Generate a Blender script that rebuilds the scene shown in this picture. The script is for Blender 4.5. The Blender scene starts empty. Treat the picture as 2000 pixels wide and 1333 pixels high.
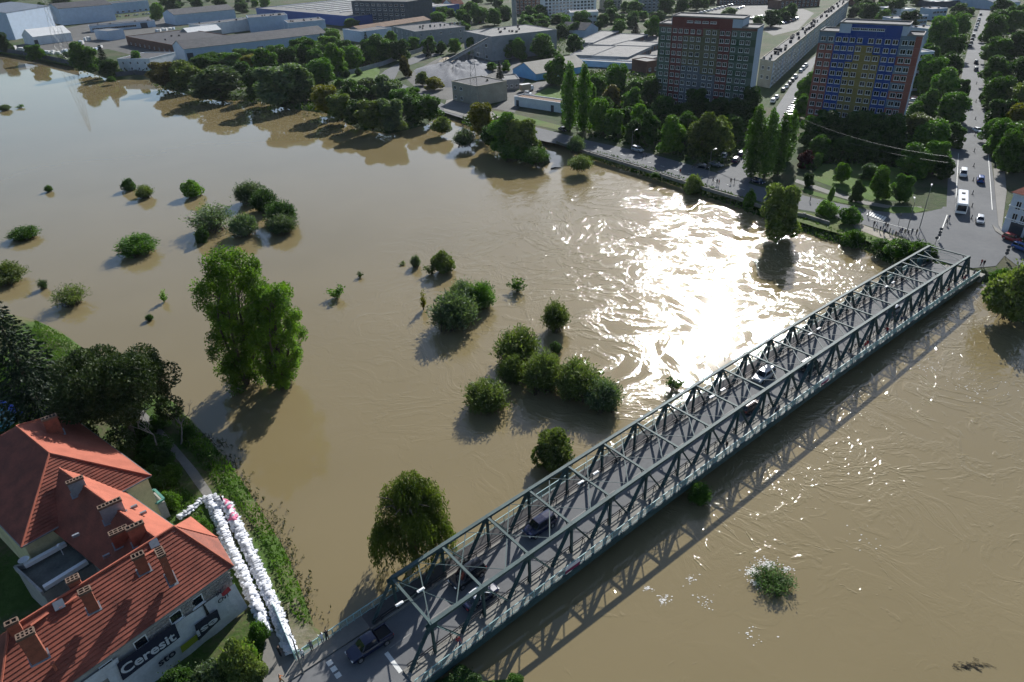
import bpy, bmesh, math, random
import numpy as np
from mathutils import Vector, Matrix
from mathutils.geometry import tessellate_polygon
random.seed(7); RNG = np.random.default_rng(11)
SC = bpy.context.scene
COL = SC.collection

# ------------------------------------------------------------------ camera, sky, sun, exposure
CAM_H = 68.2                       # metres above the flood water (z = 0)
FOC, PITCH, ROLL = 1349.7, 0.53361, -0.04199
_cp, _sp, _cr, _sr = math.cos(PITCH), math.sin(PITCH), math.cos(ROLL), math.sin(ROLL)
FW = Vector((0, _cp, -_sp)); _r = Vector((1, 0, 0)); _u = _r.cross(FW)
RT = _cr*_r + _sr*_u; UP = -_sr*_r + _cr*_u
cam_d = bpy.data.cameras.new('camera'); cam = bpy.data.objects.new('camera', cam_d); COL.objects.link(cam)
cam.matrix_world = Matrix(((RT.x, UP.x, -FW.x, 0), (RT.y, UP.y, -FW.y, 0), (RT.z, UP.z, -FW.z, CAM_H), (0, 0, 0, 1)))
cam_d.sensor_width = 36; cam_d.lens = 36*FOC/2000; cam_d.clip_start = 1; cam_d.clip_end = 20000
SC.camera = cam
SUN_EL, SUN_AZ = math.radians(29), math.radians(19)
SUND = Vector((math.sin(SUN_AZ)*math.cos(SUN_EL), math.cos(SUN_AZ)*math.cos(SUN_EL), math.sin(SUN_EL)))
w = bpy.data.worlds.new('World'); SC.world = w; w.use_nodes = True
nt = w.node_tree; sky = nt.nodes.new('ShaderNodeTexSky'); sky.sky_type = 'NISHITA'; sky.sun_disc = False
sky.sun_elevation = SUN_EL; sky.sun_rotation = SUN_AZ; sky.air_density = 1.0; sky.dust_density = 0.8; sky.ozone_density = 2.5
nt.links.new(sky.outputs[0], nt.nodes['Background'].inputs[0]); nt.nodes['Background'].inputs[1].default_value = 0.08
sl = bpy.data.lights.new('sun', 'SUN'); sl.energy = 5.0; sl.angle = math.radians(0.53); sl.color = (1.0, 0.975, 0.94)
so = bpy.data.objects.new('sun', sl); COL.objects.link(so); so.rotation_euler = SUND.to_track_quat('Z', 'Y').to_euler(); so.location = (100, 300, 300)
SC.view_settings.view_transform = 'Standard'; SC.view_settings.look = 'None'; SC.view_settings.gamma = 1
SC.view_settings.exposure = 0.62
SC.cycles.max_bounces = 4; SC.cycles.diffuse_bounces = 2; SC.cycles.glossy_bounces = 2; SC.cycles.transmission_bounces = 2; SC.cycles.transparent_max_bounces = 4; SC.cycles.use_adaptive_sampling = True; SC.cycles.adaptive_threshold = .03; SC.cycles.volume_bounces = 0
SC.cycles.use_denoising = True; SC.cycles.sample_clamp_indirect = 4

def at(px, py, z=0.0):
    """world point where the photograph's pixel meets the level z"""
    d = FW*FOC + RT*(px-1000) - UP*(py-666.5)
    return Vector((0, 0, CAM_H)) + d*((z-CAM_H)/d.z)
def pix(P):
    q = Vector(P) - Vector((0, 0, CAM_H)); d = q.dot(FW)
    return 1000+FOC*q.dot(RT)/d, 666.5-FOC*q.dot(UP)/d
def mpp(P):                        # metres per photograph pixel at P
    return (Vector(P)-Vector((0, 0, CAM_H))).dot(FW)/FOC
def height_to(P, ytop):            # height above P whose image reaches row ytop
    lo, hi = 0.0, 120.0
    for _ in range(40):
        m = (lo+hi)/2
        if pix((P.x, P.y, P.z+m))[1] > ytop: lo = m
        else: hi = m
    return lo

# ------------------------------------------------------------------ materials
def _mix(nt, a, b, fac, mode='MIX'):
    n = nt.nodes.new('ShaderNodeMix'); n.data_type = 'RGBA'; n.blend_type = mode
    for k, v in ((6, a), (7, b), (0, fac)):
        if isinstance(v, (int, float)): n.inputs[k].default_value = v
        elif isinstance(v, tuple): n.inputs[k].default_value = (*v, 1) if len(v) == 3 else v
        else: nt.links.new(v, n.inputs[k])
    return n.outputs[2]
def _noise(nt, vec, scale, detail=4, rough=.55, dist=0.0):
    n = nt.nodes.new('ShaderNodeTexNoise'); n.inputs['Scale'].default_value = scale; n.inputs['Detail'].default_value = detail
    n.inputs['Roughness'].default_value = rough; n.inputs['Distortion'].default_value = dist
    nt.links.new(vec, n.inputs['Vector']); return n.outputs['Fac']
def _ramp(nt, fac, *stops):
    n = nt.nodes.new('ShaderNodeValToRGB'); e = n.color_ramp.elements
    while len(e) < len(stops): e.new(.5)
    for k, (p, c) in enumerate(stops):
        e[k].position = p; e[k].color = (*c, 1) if isinstance(c, tuple) else (c, c, c, 1)
    nt.links.new(fac, n.inputs[0]); return n.outputs[0]
def _math(nt, op, a, b=0.0, c=0.0):
    n = nt.nodes.new('ShaderNodeMath'); n.operation = op
    for k, v in enumerate((a, b, c)):
        if isinstance(v, (int, float)): n.inputs[k].default_value = v
        else: nt.links.new(v, n.inputs[k])
    return n.outputs[0]
def newmat(name):
    m = bpy.data.materials.new(name); m.use_nodes = True
    return m, m.node_tree, m.node_tree.nodes['Principled BSDF']
def texco(nt, kind='Object'):
    return nt.nodes.new('ShaderNodeTexCoord').outputs[kind]
def position(nt):
    return nt.nodes.new('ShaderNodeNewGeometry').outputs['Position']
MAT = {}
def mat(name, col, rough=.75, var=.25, scale=.35, fine=4.0, metal=0.0, spec=.4, rnd=0.0, bump=0.0):
    """painted or mineral surface: base colour broken up by two sizes of world-space noise"""
    if name in MAT: return MAT[name]
    m, nt, b = newmat(name); v = position(nt)
    n1 = _noise(nt, v, scale, 5); n2 = _noise(nt, v, fine, 3)
    f = _math(nt, 'ADD', _math(nt, 'MULTIPLY', n1, .65), _math(nt, 'MULTIPLY', n2, .35))
    lo = tuple(c*(1-var) for c in col); hi = tuple(min(1, c*(1+var)) for c in col)
    c = _ramp(nt, f, (.3, lo), (.7, hi))
    if rnd:
        oi = nt.nodes.new('ShaderNodeObjectInfo'); k = _math(nt, 'MULTIPLY_ADD', oi.outputs['Random'], 2*rnd, 1-rnd)
        c = _mix(nt, c, k, 1.0, 'MULTIPLY')
    nt.links.new(c, b.inputs['Base Color']); b.inputs['Roughness'].default_value = rough; b.inputs['Metallic'].default_value = metal
    b.inputs['Specular IOR Level'].default_value = spec
    if bump:
        bp = nt.nodes.new('ShaderNodeBump'); bp.inputs['Strength'].default_value = bump; bp.inputs['Distance'].default_value = .05
        nt.links.new(n2, bp.inputs['Height']); nt.links.new(bp.outputs[0], b.inputs['Normal'])
    MAT[name] = m; return m
def leafmat(name, col, var=.45, trans=.36, scale=.5, hue=.35, spec=.12):
    m, nt, b = newmat(name); v = position(nt)
    oi = nt.nodes.new('ShaderNodeObjectInfo')
    n = _noise(nt, v, scale, 3)
    lo = (col[0]*(1-var), col[1]*(1-var*.9), col[2]*(1-var*.7)); hi = (col[0]*(1+var*1.1), col[1]*(1+var*.8), col[2]*(1+var*.2))
    c = _ramp(nt, n, (.32, lo), (.68, hi))
    k = _math(nt, 'MULTIPLY_ADD', oi.outputs['Random'], 2*hue, 1-hue)
    c = _mix(nt, c, k, .8, 'MULTIPLY')
    nt.links.new(c, b.inputs['Base Color']); b.inputs['Roughness'].default_value = .55; b.inputs['Specular IOR Level'].default_value = spec
    t = nt.nodes.new('ShaderNodeBsdfTranslucent'); nt.links.new(_mix(nt, c, (1.05, 1.25, .50), 1.0, 'MULTIPLY'), t.inputs[0])
    mx = nt.nodes.new('ShaderNodeMixShader'); mx.inputs[0].default_value = trans
    nt.links.new(b.outputs[0], mx.inputs[1]); nt.links.new(t.outputs[0], mx.inputs[2])
    nt.links.new(mx.outputs[0], nt.nodes['Material Output'].inputs[0])
    MAT[name] = m; return m
def glassmat(name, col, rough=.12):
    m, nt, b = newmat(name); b.inputs['Base Color'].default_value = (*col, 1); b.inputs['Roughness'].default_value = rough
    b.inputs['Specular IOR Level'].default_value = .6; MAT[name] = m; return m
def paint(name, col, rough=.25, coat=.5, metal=0.0):
    m, nt, b = newmat(name); n = _noise(nt, position(nt), 3.0, 3)
    nt.links.new(_ramp(nt, n, (.3, tuple(c*.9 for c in col)), (.7, tuple(min(1, c*1.08) for c in col))), b.inputs['Base Color'])
    b.inputs['Roughness'].default_value = rough; b.inputs['Coat Weight'].default_value = coat; b.inputs['Coat Roughness'].default_value = .06
    b.inputs['Metallic'].default_value = metal; MAT[name] = m; return m

# ------------------------------------------------------------------ mesh building
class MB:
    def __init__(s): s.v = []; s.f = []; s.m = []; s.mi = 0
    def add(s, verts, faces, mi=None):
        o = len(s.v); s.v += [tuple(p) for p in verts]; k = s.mi if mi is None else mi
        for f in faces: s.f.append(tuple(i+o for i in f)); s.m.append(k)
    def poly(s, pts, mi=None): s.add(pts, [tuple(range(len(pts)))], mi)
    def hexa(s, b, t, mi=None):            # b, t : four corners each, same order, b counter-clockwise from above
        s.add(list(b)+list(t), [(3, 2, 1, 0), (4, 5, 6, 7), (0, 1, 5, 4), (1, 2, 6, 5), (2, 3, 7, 6), (3, 0, 4, 7)], mi)
    def box(s, c, sz, mi=None, ax=None, ay=None, az=None):
        c = Vector(c); ax = Vector(ax or (1, 0, 0)); ay = Vector(ay or (0, 1, 0)); az = Vector(az or (0, 0, 1))
        x, y, z = ax*sz[0]/2, ay*sz[1]/2, az*sz[2]/2
        s.hexa([c-x-y-z, c+x-y-z, c+x+y-z, c-x+y-z], [c-x-y+z, c+x-y+z, c+x+y+z, c-x+y+z], mi)
    def beam(s, a, b, w, h, mi=None, up=(0, 0, 1)):
        a = Vector(a); b = Vector(b); d = (b-a).normalized(); sd = d.cross(Vector(up))
        if sd.length < 1e-4: sd = d.cross(Vector((1, 0, 0)))
        sd.normalize(); u = sd.cross(d).normalized(); x = sd*w/2; y = u*h/2
        s.hexa([a-x-y, a+x-y, b+x-y, b-x-y], [a-x+y, a+x+y, b+x+y, b-x+y], mi)
    def tube(s, pts, rad, n=6, mi=None, cap=True):
        pts = [Vector(p) for p in pts]; o = len(s.v); k = s.mi if mi is None else mi
        if not hasattr(rad, '__len__'): rad = [rad]*len(pts)
        for i, p in enumerate(pts):
            d = (pts[min(i+1, len(pts)-1)]-pts[max(i-1, 0)])
            d = d.normalized() if d.length > 1e-6 else Vector((0, 0, 1))
            a = d.cross(Vector((.31, .17, .93)) if abs(d.z) < .9 else Vector((1, .1, 0))).normalized(); b = d.cross(a)
            for j in range(n):
                t = 2*math.pi*j/n; s.v.append(tuple(p+(a*math.cos(t)+b*math.sin(t))*rad[i]))
        for i in range(len(pts)-1):
            for j in range(n):
                s.f.append((o+i*n+j, o+i*n+(j+1) % n, o+(i+1)*n+(j+1) % n, o+(i+1)*n+j)); s.m.append(k)
        if cap:
            s.f.append(tuple(o+j for j in reversed(range(n)))); s.m.append(k)
            q = o+(len(pts)-1)*n; s.f.append(tuple(q+j for j in range(n))); s.m.append(k)
    def prism(s, pts, z0, z1, mi=None, top=None):   # footprint counter-clockwise (x, y)
        n = len(pts); o = len(s.v); k = s.mi if mi is None else mi
        s.v += [(p[0], p[1], z0) for p in pts]+[(p[0], p[1], z1) for p in pts]
        for i in range(n): s.f.append((o+i, o+(i+1) % n, o+n+(i+1) % n, o+n+i)); s.m.append(k)
        s.f.append(tuple(o+n+i for i in range(n))); s.m.append(k if top is None else top)
        s.f.append(tuple(o+i for i in reversed(range(n)))); s.m.append(k)
    def mesh(s, name, mats, origin=(0, 0, 0), smooth=False):
        me = bpy.data.meshes.new(name); o = origin
        me.from_pydata([(p[0]-o[0], p[1]-o[1], p[2]-o[2]) for p in s.v], [], s.f)
        for m in (mats if isinstance(mats, (list, tuple)) else [mats]): me.materials.append(m)
        if any(s.m): me.polygons.foreach_set('material_index', s.m)
        if smooth: me.polygons.foreach_set('use_smooth', [True]*len(me.polygons))
        me.update(); return me
    def build(s, name, mats, parent=None, smooth=False, origin=None):
        """one mesh object; vertices were given in world coordinates"""
        o = Vector(parent.location) if parent is not None and origin is None else Vector(origin or (0, 0, 0))
        ob = bpy.data.objects.new(name, s.mesh(name, mats, o, smooth)); COL.objects.link(ob)
        if parent is not None:
            ob.parent = parent
            if origin is not None: ob.location = o-Vector(parent.location)
            if 'abs_origin' in parent: pass
        else: ob.location = o
        return ob
def tag(o, label=None, cat=None, group=None, kind=None):
    if label: o['label'] = label
    if cat: o['category'] = cat
    if group: o['group'] = group
    if kind: o['kind'] = kind
    return o
def thing(name, label, cat, loc=(0, 0, 0), group=None, rz=0.0):
    o = bpy.data.objects.new(name, None); COL.objects.link(o); o.location = loc; o.rotation_euler = (0, 0, rz); o.empty_display_size = .3
    return tag(o, label, cat, group)
def put(name, me, parent=None, loc=(0, 0, 0), rot=(0, 0, 0), scale=(1, 1, 1)):
    o = bpy.data.objects.new(name, me); COL.objects.link(o); o.parent = parent; o.location = loc; o.rotation_euler = rot
    o.scale = scale if hasattr(scale, '__len__') else (scale,)*3
    return o
def sheet(name, pts, z, m, kind='structure', label=None):
    """flat polygon lying at height z; pts are (x, y)"""
    pts = [(p[0], p[1], z) for p in pts]
    tris = tessellate_polygon([[Vector(p) for p in pts]])
    me = bpy.data.meshes.new(name); me.from_pydata(pts, [], [tuple(t) for t in tris]); me.materials.append(m)
    me.update()
    bm = bmesh.new(); bm.from_mesh(me); bmesh.ops.recalc_face_normals(bm, faces=bm.faces)
    if sum(f.normal.z*f.calc_area() for f in bm.faces) < 0: bmesh.ops.reverse_faces(bm, faces=bm.faces)
    bm.to_mesh(me); bm.free()
    o = bpy.data.objects.new(name, me); COL.objects.link(o); tag(o, label, None, None, kind); return o
def pxpoly(pts, z): return [tuple(at(x, y, z))[:2] for x, y in pts]
def strip(center, widths):          # polyline (x, y) with half widths -> polygon
    L, R = [], []
    for i, p in enumerate(center):
        a = Vector(center[max(i-1, 0)]); b = Vector(center[min(i+1, len(center)-1)]); d = (b-a).normalized(); n = Vector((-d.y, d.x))
        wd = widths[i] if hasattr(widths, '__len__') else widths
        L.append(tuple(Vector(p)+n*wd)); R.append(tuple(Vector(p)-n*wd))
    return L+R[::-1]
ORD = ['first', 'second', 'third', 'fourth', 'fifth', 'sixth', 'seventh', 'eighth', 'ninth', 'tenth', 'eleventh', 'twelfth', 'thirteenth',
       'fourteenth', 'fifteenth', 'sixteenth', 'seventeenth', 'eighteenth', 'nineteenth', 'twentieth']
def ordinal(k):
    if k < 20: return ORD[k]
    return ['twenty', 'thirty', 'forty', 'fifty', 'sixty'][(k+1)//10-2] + ('-'+ORD[(k+1) % 10-1] if (k+1) % 10 else 'th').replace('twentyth', 'twentieth')
# ------------------------------------------------------------------ water
GZ = 1.5                                            # level of the banks
def water_material():
    m, nt, b = newmat('flood_water'); v = position(nt)
    warp = nt.nodes.new('ShaderNodeTexNoise'); warp.inputs['Scale'].default_value = .03; warp.inputs['Detail'].default_value = 3
    nt.links.new(v, warp.inputs['Vector'])
    wv = nt.nodes.new('ShaderNodeVectorMath'); wv.operation = 'MULTIPLY_ADD'; nt.links.new(warp.outputs['Color'], wv.inputs[0])
    wv.inputs[1].default_value = (26, 26, 0); nt.links.new(v, wv.inputs[2]); wp = wv.outputs[0]
    # silt drifts
    silt = _noise(nt, wp, .012, 4)
    c = _ramp(nt, silt, (.3, (.168, .133, .065)), (.7, (.208, .166, .088)))
    nt.links.new(c, b.inputs['Base Color'])
    b.inputs['IOR'].default_value = 1.33; b.inputs['Specular IOR Level'].default_value = .85
    # how agitated the current is: strongest downstream of the spit and round the bridge, calm in the flooded meadow
    def blob(px, py, r0, r1):
        c0 = at(px, py, 0)
        d = nt.nodes.new('ShaderNodeVectorMath'); d.operation = 'DISTANCE'; nt.links.new(wp, d.inputs[0]); d.inputs[1].default_value = (c0.x+13, c0.y+13, 0)
        mr = nt.nodes.new('ShaderNodeMapRange'); mr.inputs[1].default_value = r0; mr.inputs[2].default_value = r1
        mr.inputs[3].default_value = 1; mr.inputs[4].default_value = 0; nt.links.new(d.outputs['Value'], mr.inputs[0]); return mr.outputs[0]
    reg = blob(1450, 530, 42, 108)
    reg2 = _math(nt, 'MAXIMUM', reg, _math(nt, 'MAXIMUM', _math(nt, 'MULTIPLY', blob(1860, 770, 10, 40), .8), _math(nt, 'MULTIPLY', blob(1400, 1080, 8, 32), .7)))
    eddy = _noise(nt, wp, .10, 4, .66, 1.4)
    ridge = _math(nt, 'SUBTRACT', 1.0, _math(nt, 'ABSOLUTE', _math(nt, 'MULTIPLY_ADD', _noise(nt, wp, .065, 4, .6, 2.0), 2.0, -1.0)))
    fil = _ramp(nt, ridge, (.88, .0), (.96, 1.0))
    eddyr = _math(nt, 'MAXIMUM', fil, _ramp(nt, eddy, (.55, .0), (.61, 1.0)))
    spark = _noise(nt, wp, .13, 3, .65, 2.2)
    sparkr = _ramp(nt, spark, (.62, .0), (.66, 1.0))
    agit = _math(nt, 'MULTIPLY', reg, _math(nt, 'MULTIPLY_ADD', eddyr, 1.0, .0))
    agit = _math(nt, 'ADD', agit, _math(nt, 'MULTIPLY', _math(nt, 'MULTIPLY', sparkr, reg2), .9))
    amp = _math(nt, 'MULTIPLY_ADD', agit, .052, .0004)
    rip = _math(nt, 'ADD', _noise(nt, v, 3.2, 2, .55, .5), _math(nt, 'MULTIPLY', _noise(nt, v, 1.3, 1, .5, .0), .5))
    hgt = _math(nt, 'MULTIPLY', rip, amp)
    swell = _math(nt, 'MULTIPLY', _noise(nt, wp, .14, 2), .004)
    bp = nt.nodes.new('ShaderNodeBump'); bp.inputs['Distance'].default_value = 1.0; bp.inputs['Strength'].default_value = 1.0
    nt.links.new(_math(nt, 'ADD', hgt, swell), bp.inputs['Height']); nt.links.new(bp.outputs[0], b.inputs['Normal'])
    nt.links.new(_math(nt, 'MULTIPLY_ADD', agit, .03, .040), b.inputs['Roughness'])
    return m
mb = MB(); S = 4500
mb.poly([(-S, -850, 0), (S, -850, 0), (S, S, 0), (-S, S, 0)])
tag(mb.build('river_water', water_material()), 'muddy brown flood water of the swollen river', None, None, 'structure')

# ------------------------------------------------------------------ banks and ground
def ground_material(name, g1, g2, dirt, s=.05):
    m, nt, b = newmat(name); v = position(nt)
    n1 = _noise(nt, v, s, 5); n2 = _noise(nt, v, s*9, 5); n3 = _noise(nt, v, 1.7, 4)
    c = _mix(nt, g1, g2, _ramp(nt, n2, (.35, 0.0), (.65, 1.0)))
    c = _mix(nt, c, dirt, _ramp(nt, _math(nt, 'MULTIPLY_ADD', n3, .3, _math(nt, 'MULTIPLY', n1, .8)), (.52, 0.0), (.66, .9)))
    nt.links.new(c, b.inputs['Base Color']); b.inputs['Roughness'].default_value = .95; b.inputs['Specular IOR Level'].default_value = .15
    bp = nt.nodes.new('ShaderNodeBump'); bp.inputs['Strength'].default_value = .6; bp.inputs['Distance'].default_value = .2
    nt.links.new(n3, bp.inputs['Height']); nt.links.new(bp.outputs[0], b.inputs['Normal'])
    MAT[name] = m; return m
M_GROUND = ground_material('rough_ground', (.026, .048, .014), (.044, .070, .020), (.075, .070, .042))
M_LAWN = ground_material('lawn', (.060, .115, .018), (.085, .14, .028), (.11, .12, .045), .03)
M_BANK = ground_material('grass_bank', (.035, .070, .012), (.055, .095, .020), (.10, .085, .05), .12)
M_SOIL = ground_material('muddy_verge', (.16, .14, .09), (.10, .11, .05), (.20, .18, .13), .3)
def land(name, shore, close, inland, z=GZ, width=3.5, m=M_GROUND):
    """shore: world (x, y) water line; close: outer corners; inland: +1 when land lies left of the walking direction"""
    n = len(shore); top = []
    for i, p in enumerate(shore):
        a = Vector(shore[max(i-1, 0)]); b = Vector(shore[min(i+1, n-1)]); d = (b-a).normalized(); nn = Vector((-d.y, d.x))*inland
        top.append(tuple(Vector(p)+nn*width))
    pts = [(x, y, -1.2) for x, y in [tuple(Vector(p)-(Vector(t)-Vector(p))*.6) for p, t in zip(shore, top)]] + [(x, y, .1) for x, y in shore] + [(x, y, z) for x, y in top]
    faces = []
    for i in range(n-1):
        for r in (0, 1):
            q = (r*n+i, r*n+i+1, (r+1)*n+i+1, (r+1)*n+i); faces.append(q if inland > 0 else q[::-1])
    base = len(pts); ring = [Vector((x, y, z)) for x, y in top]+[Vector((x, y, z)) for x, y in close]
    pts += [tuple(p) for p in ring]
    faces += [tuple(base+k for k in t) for t in tessellate_polygon([ring])]
    me = bpy.data.meshes.new(name); me.from_pydata(pts, [], faces); me.materials.append(m); me.update()
    bm = bmesh.new(); bm.from_mesh(me)
    for f in bm.faces:
        if f.normal.z < 0: f.normal_flip()
    bm.to_mesh(me); bm.free()
    o = bpy.data.objects.new(name, me); COL.objects.link(o); return tag(o, None, None, None, 'structure')
def wxy(pts, z=0): return [tuple(at(x, y, z))[:2] for x, y in pts]
FAR_SHORE = [(-400, 55), (-120, 88), (0, 107), (60, 116), (150, 134), (215, 156), (290, 156), (330, 176), (420, 196), (500, 196), (560, 212), (640, 222), (700, 252), (760, 262),
             (830, 245), (862, 226), (905, 236), (960, 282), (1010, 312), (1060, 326), (1074, 318), (1058, 272), (1075, 266), (1100, 284), (1150, 308), (1250, 340), (1330, 366), (1440, 404),
             (1500, 428), (1560, 448), (1620, 470), (1690, 488), (1735, 512), (1780, 530), (1850, 540), (1925, 552), (1945, 600), (2010, 640), (2150, 690), (2500, 800)]
land('far_ground', wxy(FAR_SHORE), [(2600, 60), (4400, 1200), (4400, 4400), (-4400, 4400), (-4400, 1500)], 1)
NEAR_SHORE = [(-500, 520), (-160, 590), (0, 612), (68, 626), (120, 650), (175, 692), (260, 735), (345, 792), (400, 852), (447, 908), (502, 988), (556, 1078), (586, 1152), (612, 1226), (660, 1262),
              (730, 1300), (830, 1325), (930, 1333), (1015, 1328), (1050, 1380), (1040, 1600)]
land('near_ground', wxy(NEAR_SHORE), [(30, -20), (60, -800), (-3000, -800), (-3000, 900)], -1, 1.55, 3.0, M_BANK)

# ------------------------------------------------------------------ roads, yards, lawns
def asphalt_material(name, col, wear, s=.25):
    m, nt, b = newmat(name); v = position(nt)
    n1 = _noise(nt, v, s*.3, 4); n2 = _noise(nt, v, s*3, 5); n3 = _noise(nt, v, 9, 3)
    f = _math(nt, 'ADD', _math(nt, 'MULTIPLY', n1, .5), _math(nt, 'ADD', _math(nt, 'MULTIPLY', n2, .3), _math(nt, 'MULTIPLY', n3, .2)))
    nt.links.new(_ramp(nt, f, (.35, col), (.65, wear)), b.inputs['Base Color']); b.inputs['Roughness'].default_value = .85; b.inputs['Specular IOR Level'].default_value = .15
    MAT[name] = m; return m
M_ASPH = asphalt_material('worn_asphalt', (.090, .094, .098), (.130, .134, .136))
M_ASPH2 = asphalt_material('bridge_asphalt', (.120, .122, .124), (.165, .166, .164), .5)
M_CONC = asphalt_material('concrete_yard', (.075, .074, .068), (.12, .117, .107))
M_PAVE = asphalt_material('pavement_slabs', (.15, .145, .13), (.21, .20, .18), .6)
M_LINE = mat('road_marking', (.62, .62, .58), .7, .2, 1.0, 8)
M_TRACK = mat('pale_sandy_path', (.26, .23, .18), .9, .25, .4)
Z1 = GZ+.03
sheet('riverside_road', pxpoly([(864, 219), (1000, 262), (1080, 280), (1150, 295), (1250, 324), (1330, 350), (1440, 382), (1500, 398), (1600, 416), (1690, 440), (1760, 462), (1826, 494), (1870, 470), (1852, 405), (1800, 416), (1745, 416), (1700, 411), (1620, 394), (1560, 380), (1480, 364), (1400, 338), (1340, 320), (1260, 298), (1150, 275), (1060, 252), (1000, 238), (930, 216), (868, 205)], Z1), Z1, M_ASPH)
sheet('avenue_road', pxpoly([(1848, 420), (1852, 330), (1858, 270), (1868, 200), (1884, 120), (1900, 60), (1914, 20), (1918, -6), (1942, -6), (1934, 20), (1921, 80), (1922, 150), (1926, 250), (1938, 330), (1950, 420)], Z1+.03), Z1+.03, M_ASPH)
sheet('junction_road', pxpoly([(1826, 494), (1800, 462), (1842, 404), (1952, 404), (1956, 452), (1978, 470), (2060, 492), (2060, 560), (1985, 518), (1962, 500), (1945, 520), (1900, 524), (1840, 512)], Z1+.06), Z1+.06, M_ASPH)
sheet('side_road', pxpoly([(1400, 336), (1440, 318), (1462, 288), (1500, 236), (1530, 190), (1556, 150), (1580, 118), (1600, 104), (1584, 140), (1556, 186), (1540, 236), (1500, 300), (1462, 358), (1430, 350)], Z1+.09), Z1+.09, M_ASPH)
sheet('factory_road', pxpoly([(735, 172), (736, 152), (752, 138), (786, 120), (822, 106), (856, 98), (862, 106), (832, 116), (800, 128), (778, 140), (770, 156), (790, 166), (840, 190), (870, 205), (866, 218), (820, 200), (770, 182)], Z1+.12), Z1+.12, M_ASPH)
sheet('car_park', pxpoly([(1352, 40), (1410, 10), (1440, 6), (1512, 12), (1492, 40), (1440, 52), (1392, 52)], Z1), Z1, M_CONC)
sheet('garage_yard', pxpoly([(1104, 122), (1150, 92), (1200, 68), (1300, 62), (1292, 140), (1230, 132)], Z1), Z1, M_CONC)
sheet('industrial_yard', pxpoly([(20, 96), (110, 60), (170, 46), (320, 30), (350, 40), (330, 70), (350, 118), (300, 118), (210, 96), (180, 100), (140, 96), (80, 104)], Z1), Z1, M_CONC)
sheet('gravel_yard', pxpoly([(790, 150), (860, 112), (940, 100), (1010, 110), (1030, 150), (1000, 190), (880, 196), (830, 190)], Z1), Z1, M_CONC)
sheet('truck_yard', pxpoly([(960, 212), (1020, 172), (1050, 160), (1084, 160), (1050, 180), (1004, 220)], Z1+.03), Z1+.03, M_CONC)
sheet('house_forecourt', pxpoly([(866, 216), (872, 196), (900, 192), (950, 214), (1000, 236), (980, 250)], Z1+.045), Z1+.045, M_PAVE)
sheet('block_car_park', pxpoly([(1492, 60), (1530, 22), (1560, 14), (1590, 26), (1560, 58), (1510, 70)], Z1), Z1, M_CONC)
sheet('park_lawn', pxpoly([(1588, 338), (1600, 322), (1700, 318), (1760, 330), (1790, 372), (1770, 392), (1700, 392), (1640, 370), (1590, 352)], Z1), Z1, M_LAWN)
sheet('park_path', pxpoly([(1552, 356), (1556, 350), (1620, 372), (1690, 393), (1740, 402), (1800, 404), (1800, 409), (1738, 408), (1686, 399), (1614, 378)], Z1+.02), Z1+.02, M_PAVE)
sheet('verge_lawn', pxpoly([(1560, 366), (1610, 380), (1680, 400), (1700, 406), (1640, 396), (1575, 378)], Z1+.05), Z1+.05, M_LAWN)
sheet('traffic_island_lawn', pxpoly([(1724, 412), (1740, 404), (1790, 404), (1812, 410), (1790, 416), (1746, 417)], Z1+.07), Z1+.07, M_LAWN)
sheet('depot_lawn', pxpoly([(1040, 188), (1070, 172), (1108, 180), (1104, 206), (1080, 208)], Z1+.02), Z1+.02, M_LAWN)
sheet('roadside_lawn', pxpoly([(962, 216), (1010, 224), (1096, 246), (1090, 254), (1004, 236), (968, 226)], Z1+.05), Z1+.05, M_LAWN)
sheet('embankment_lawn', pxpoly([(1150, 297), (1250, 326), (1330, 352), (1440, 385), (1500, 401), (1600, 420), (1690, 444), (1800, 486), (1822, 500), (1800, 506), (1740, 486), (1690, 470), (1600, 446), (1500, 414), (1440, 392), (1330, 359), (1250, 333), (1150, 303)], Z1-.01), Z1-.01, M_LAWN)
sheet('riverside_path', pxpoly([(1660, 432), (1686, 440), (1720, 452), (1770, 470), (1800, 484), (1798, 490), (1760, 478), (1710, 462), (1670, 446)], Z1+.02), Z1+.02, M_TRACK)
sheet('factory_lawn', pxpoly([(60, 112), (0, 104), (-60, 96), (-60, 88), (0, 98), (70, 108), (150, 126), (150, 132)], Z1), Z1, M_LAWN)
sheet('meadow_lawn', pxpoly([(655, 150), (700, 138), (738, 130), (742, 138), (736, 160), (700, 165), (650, 165)], Z1), Z1, M_LAWN)
# near bank
sheet('footpath', pxpoly([(268, 790), (296, 818), (326, 850), (352, 880), (386, 920), (412, 958), (420, 974), (404, 978), (380, 945), (350, 902), (318, 868), (288, 836), (256, 800)], 1.59), 1.59, M_PAVE)
sheet('forecourt', pxpoly([(520, 1235), (548, 1236), (582, 1292), (600, 1300), (640, 1400), (400, 1420), (470, 1330), (512, 1290)], 1.58), 1.58, M_PAVE)
sheet('muddy_verge', pxpoly([(560, 1180), (580, 1165), (600, 1215), (622, 1242), (598, 1262), (580, 1270), (565, 1220)], 1.585), 1.585, M_SOIL)
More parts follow.
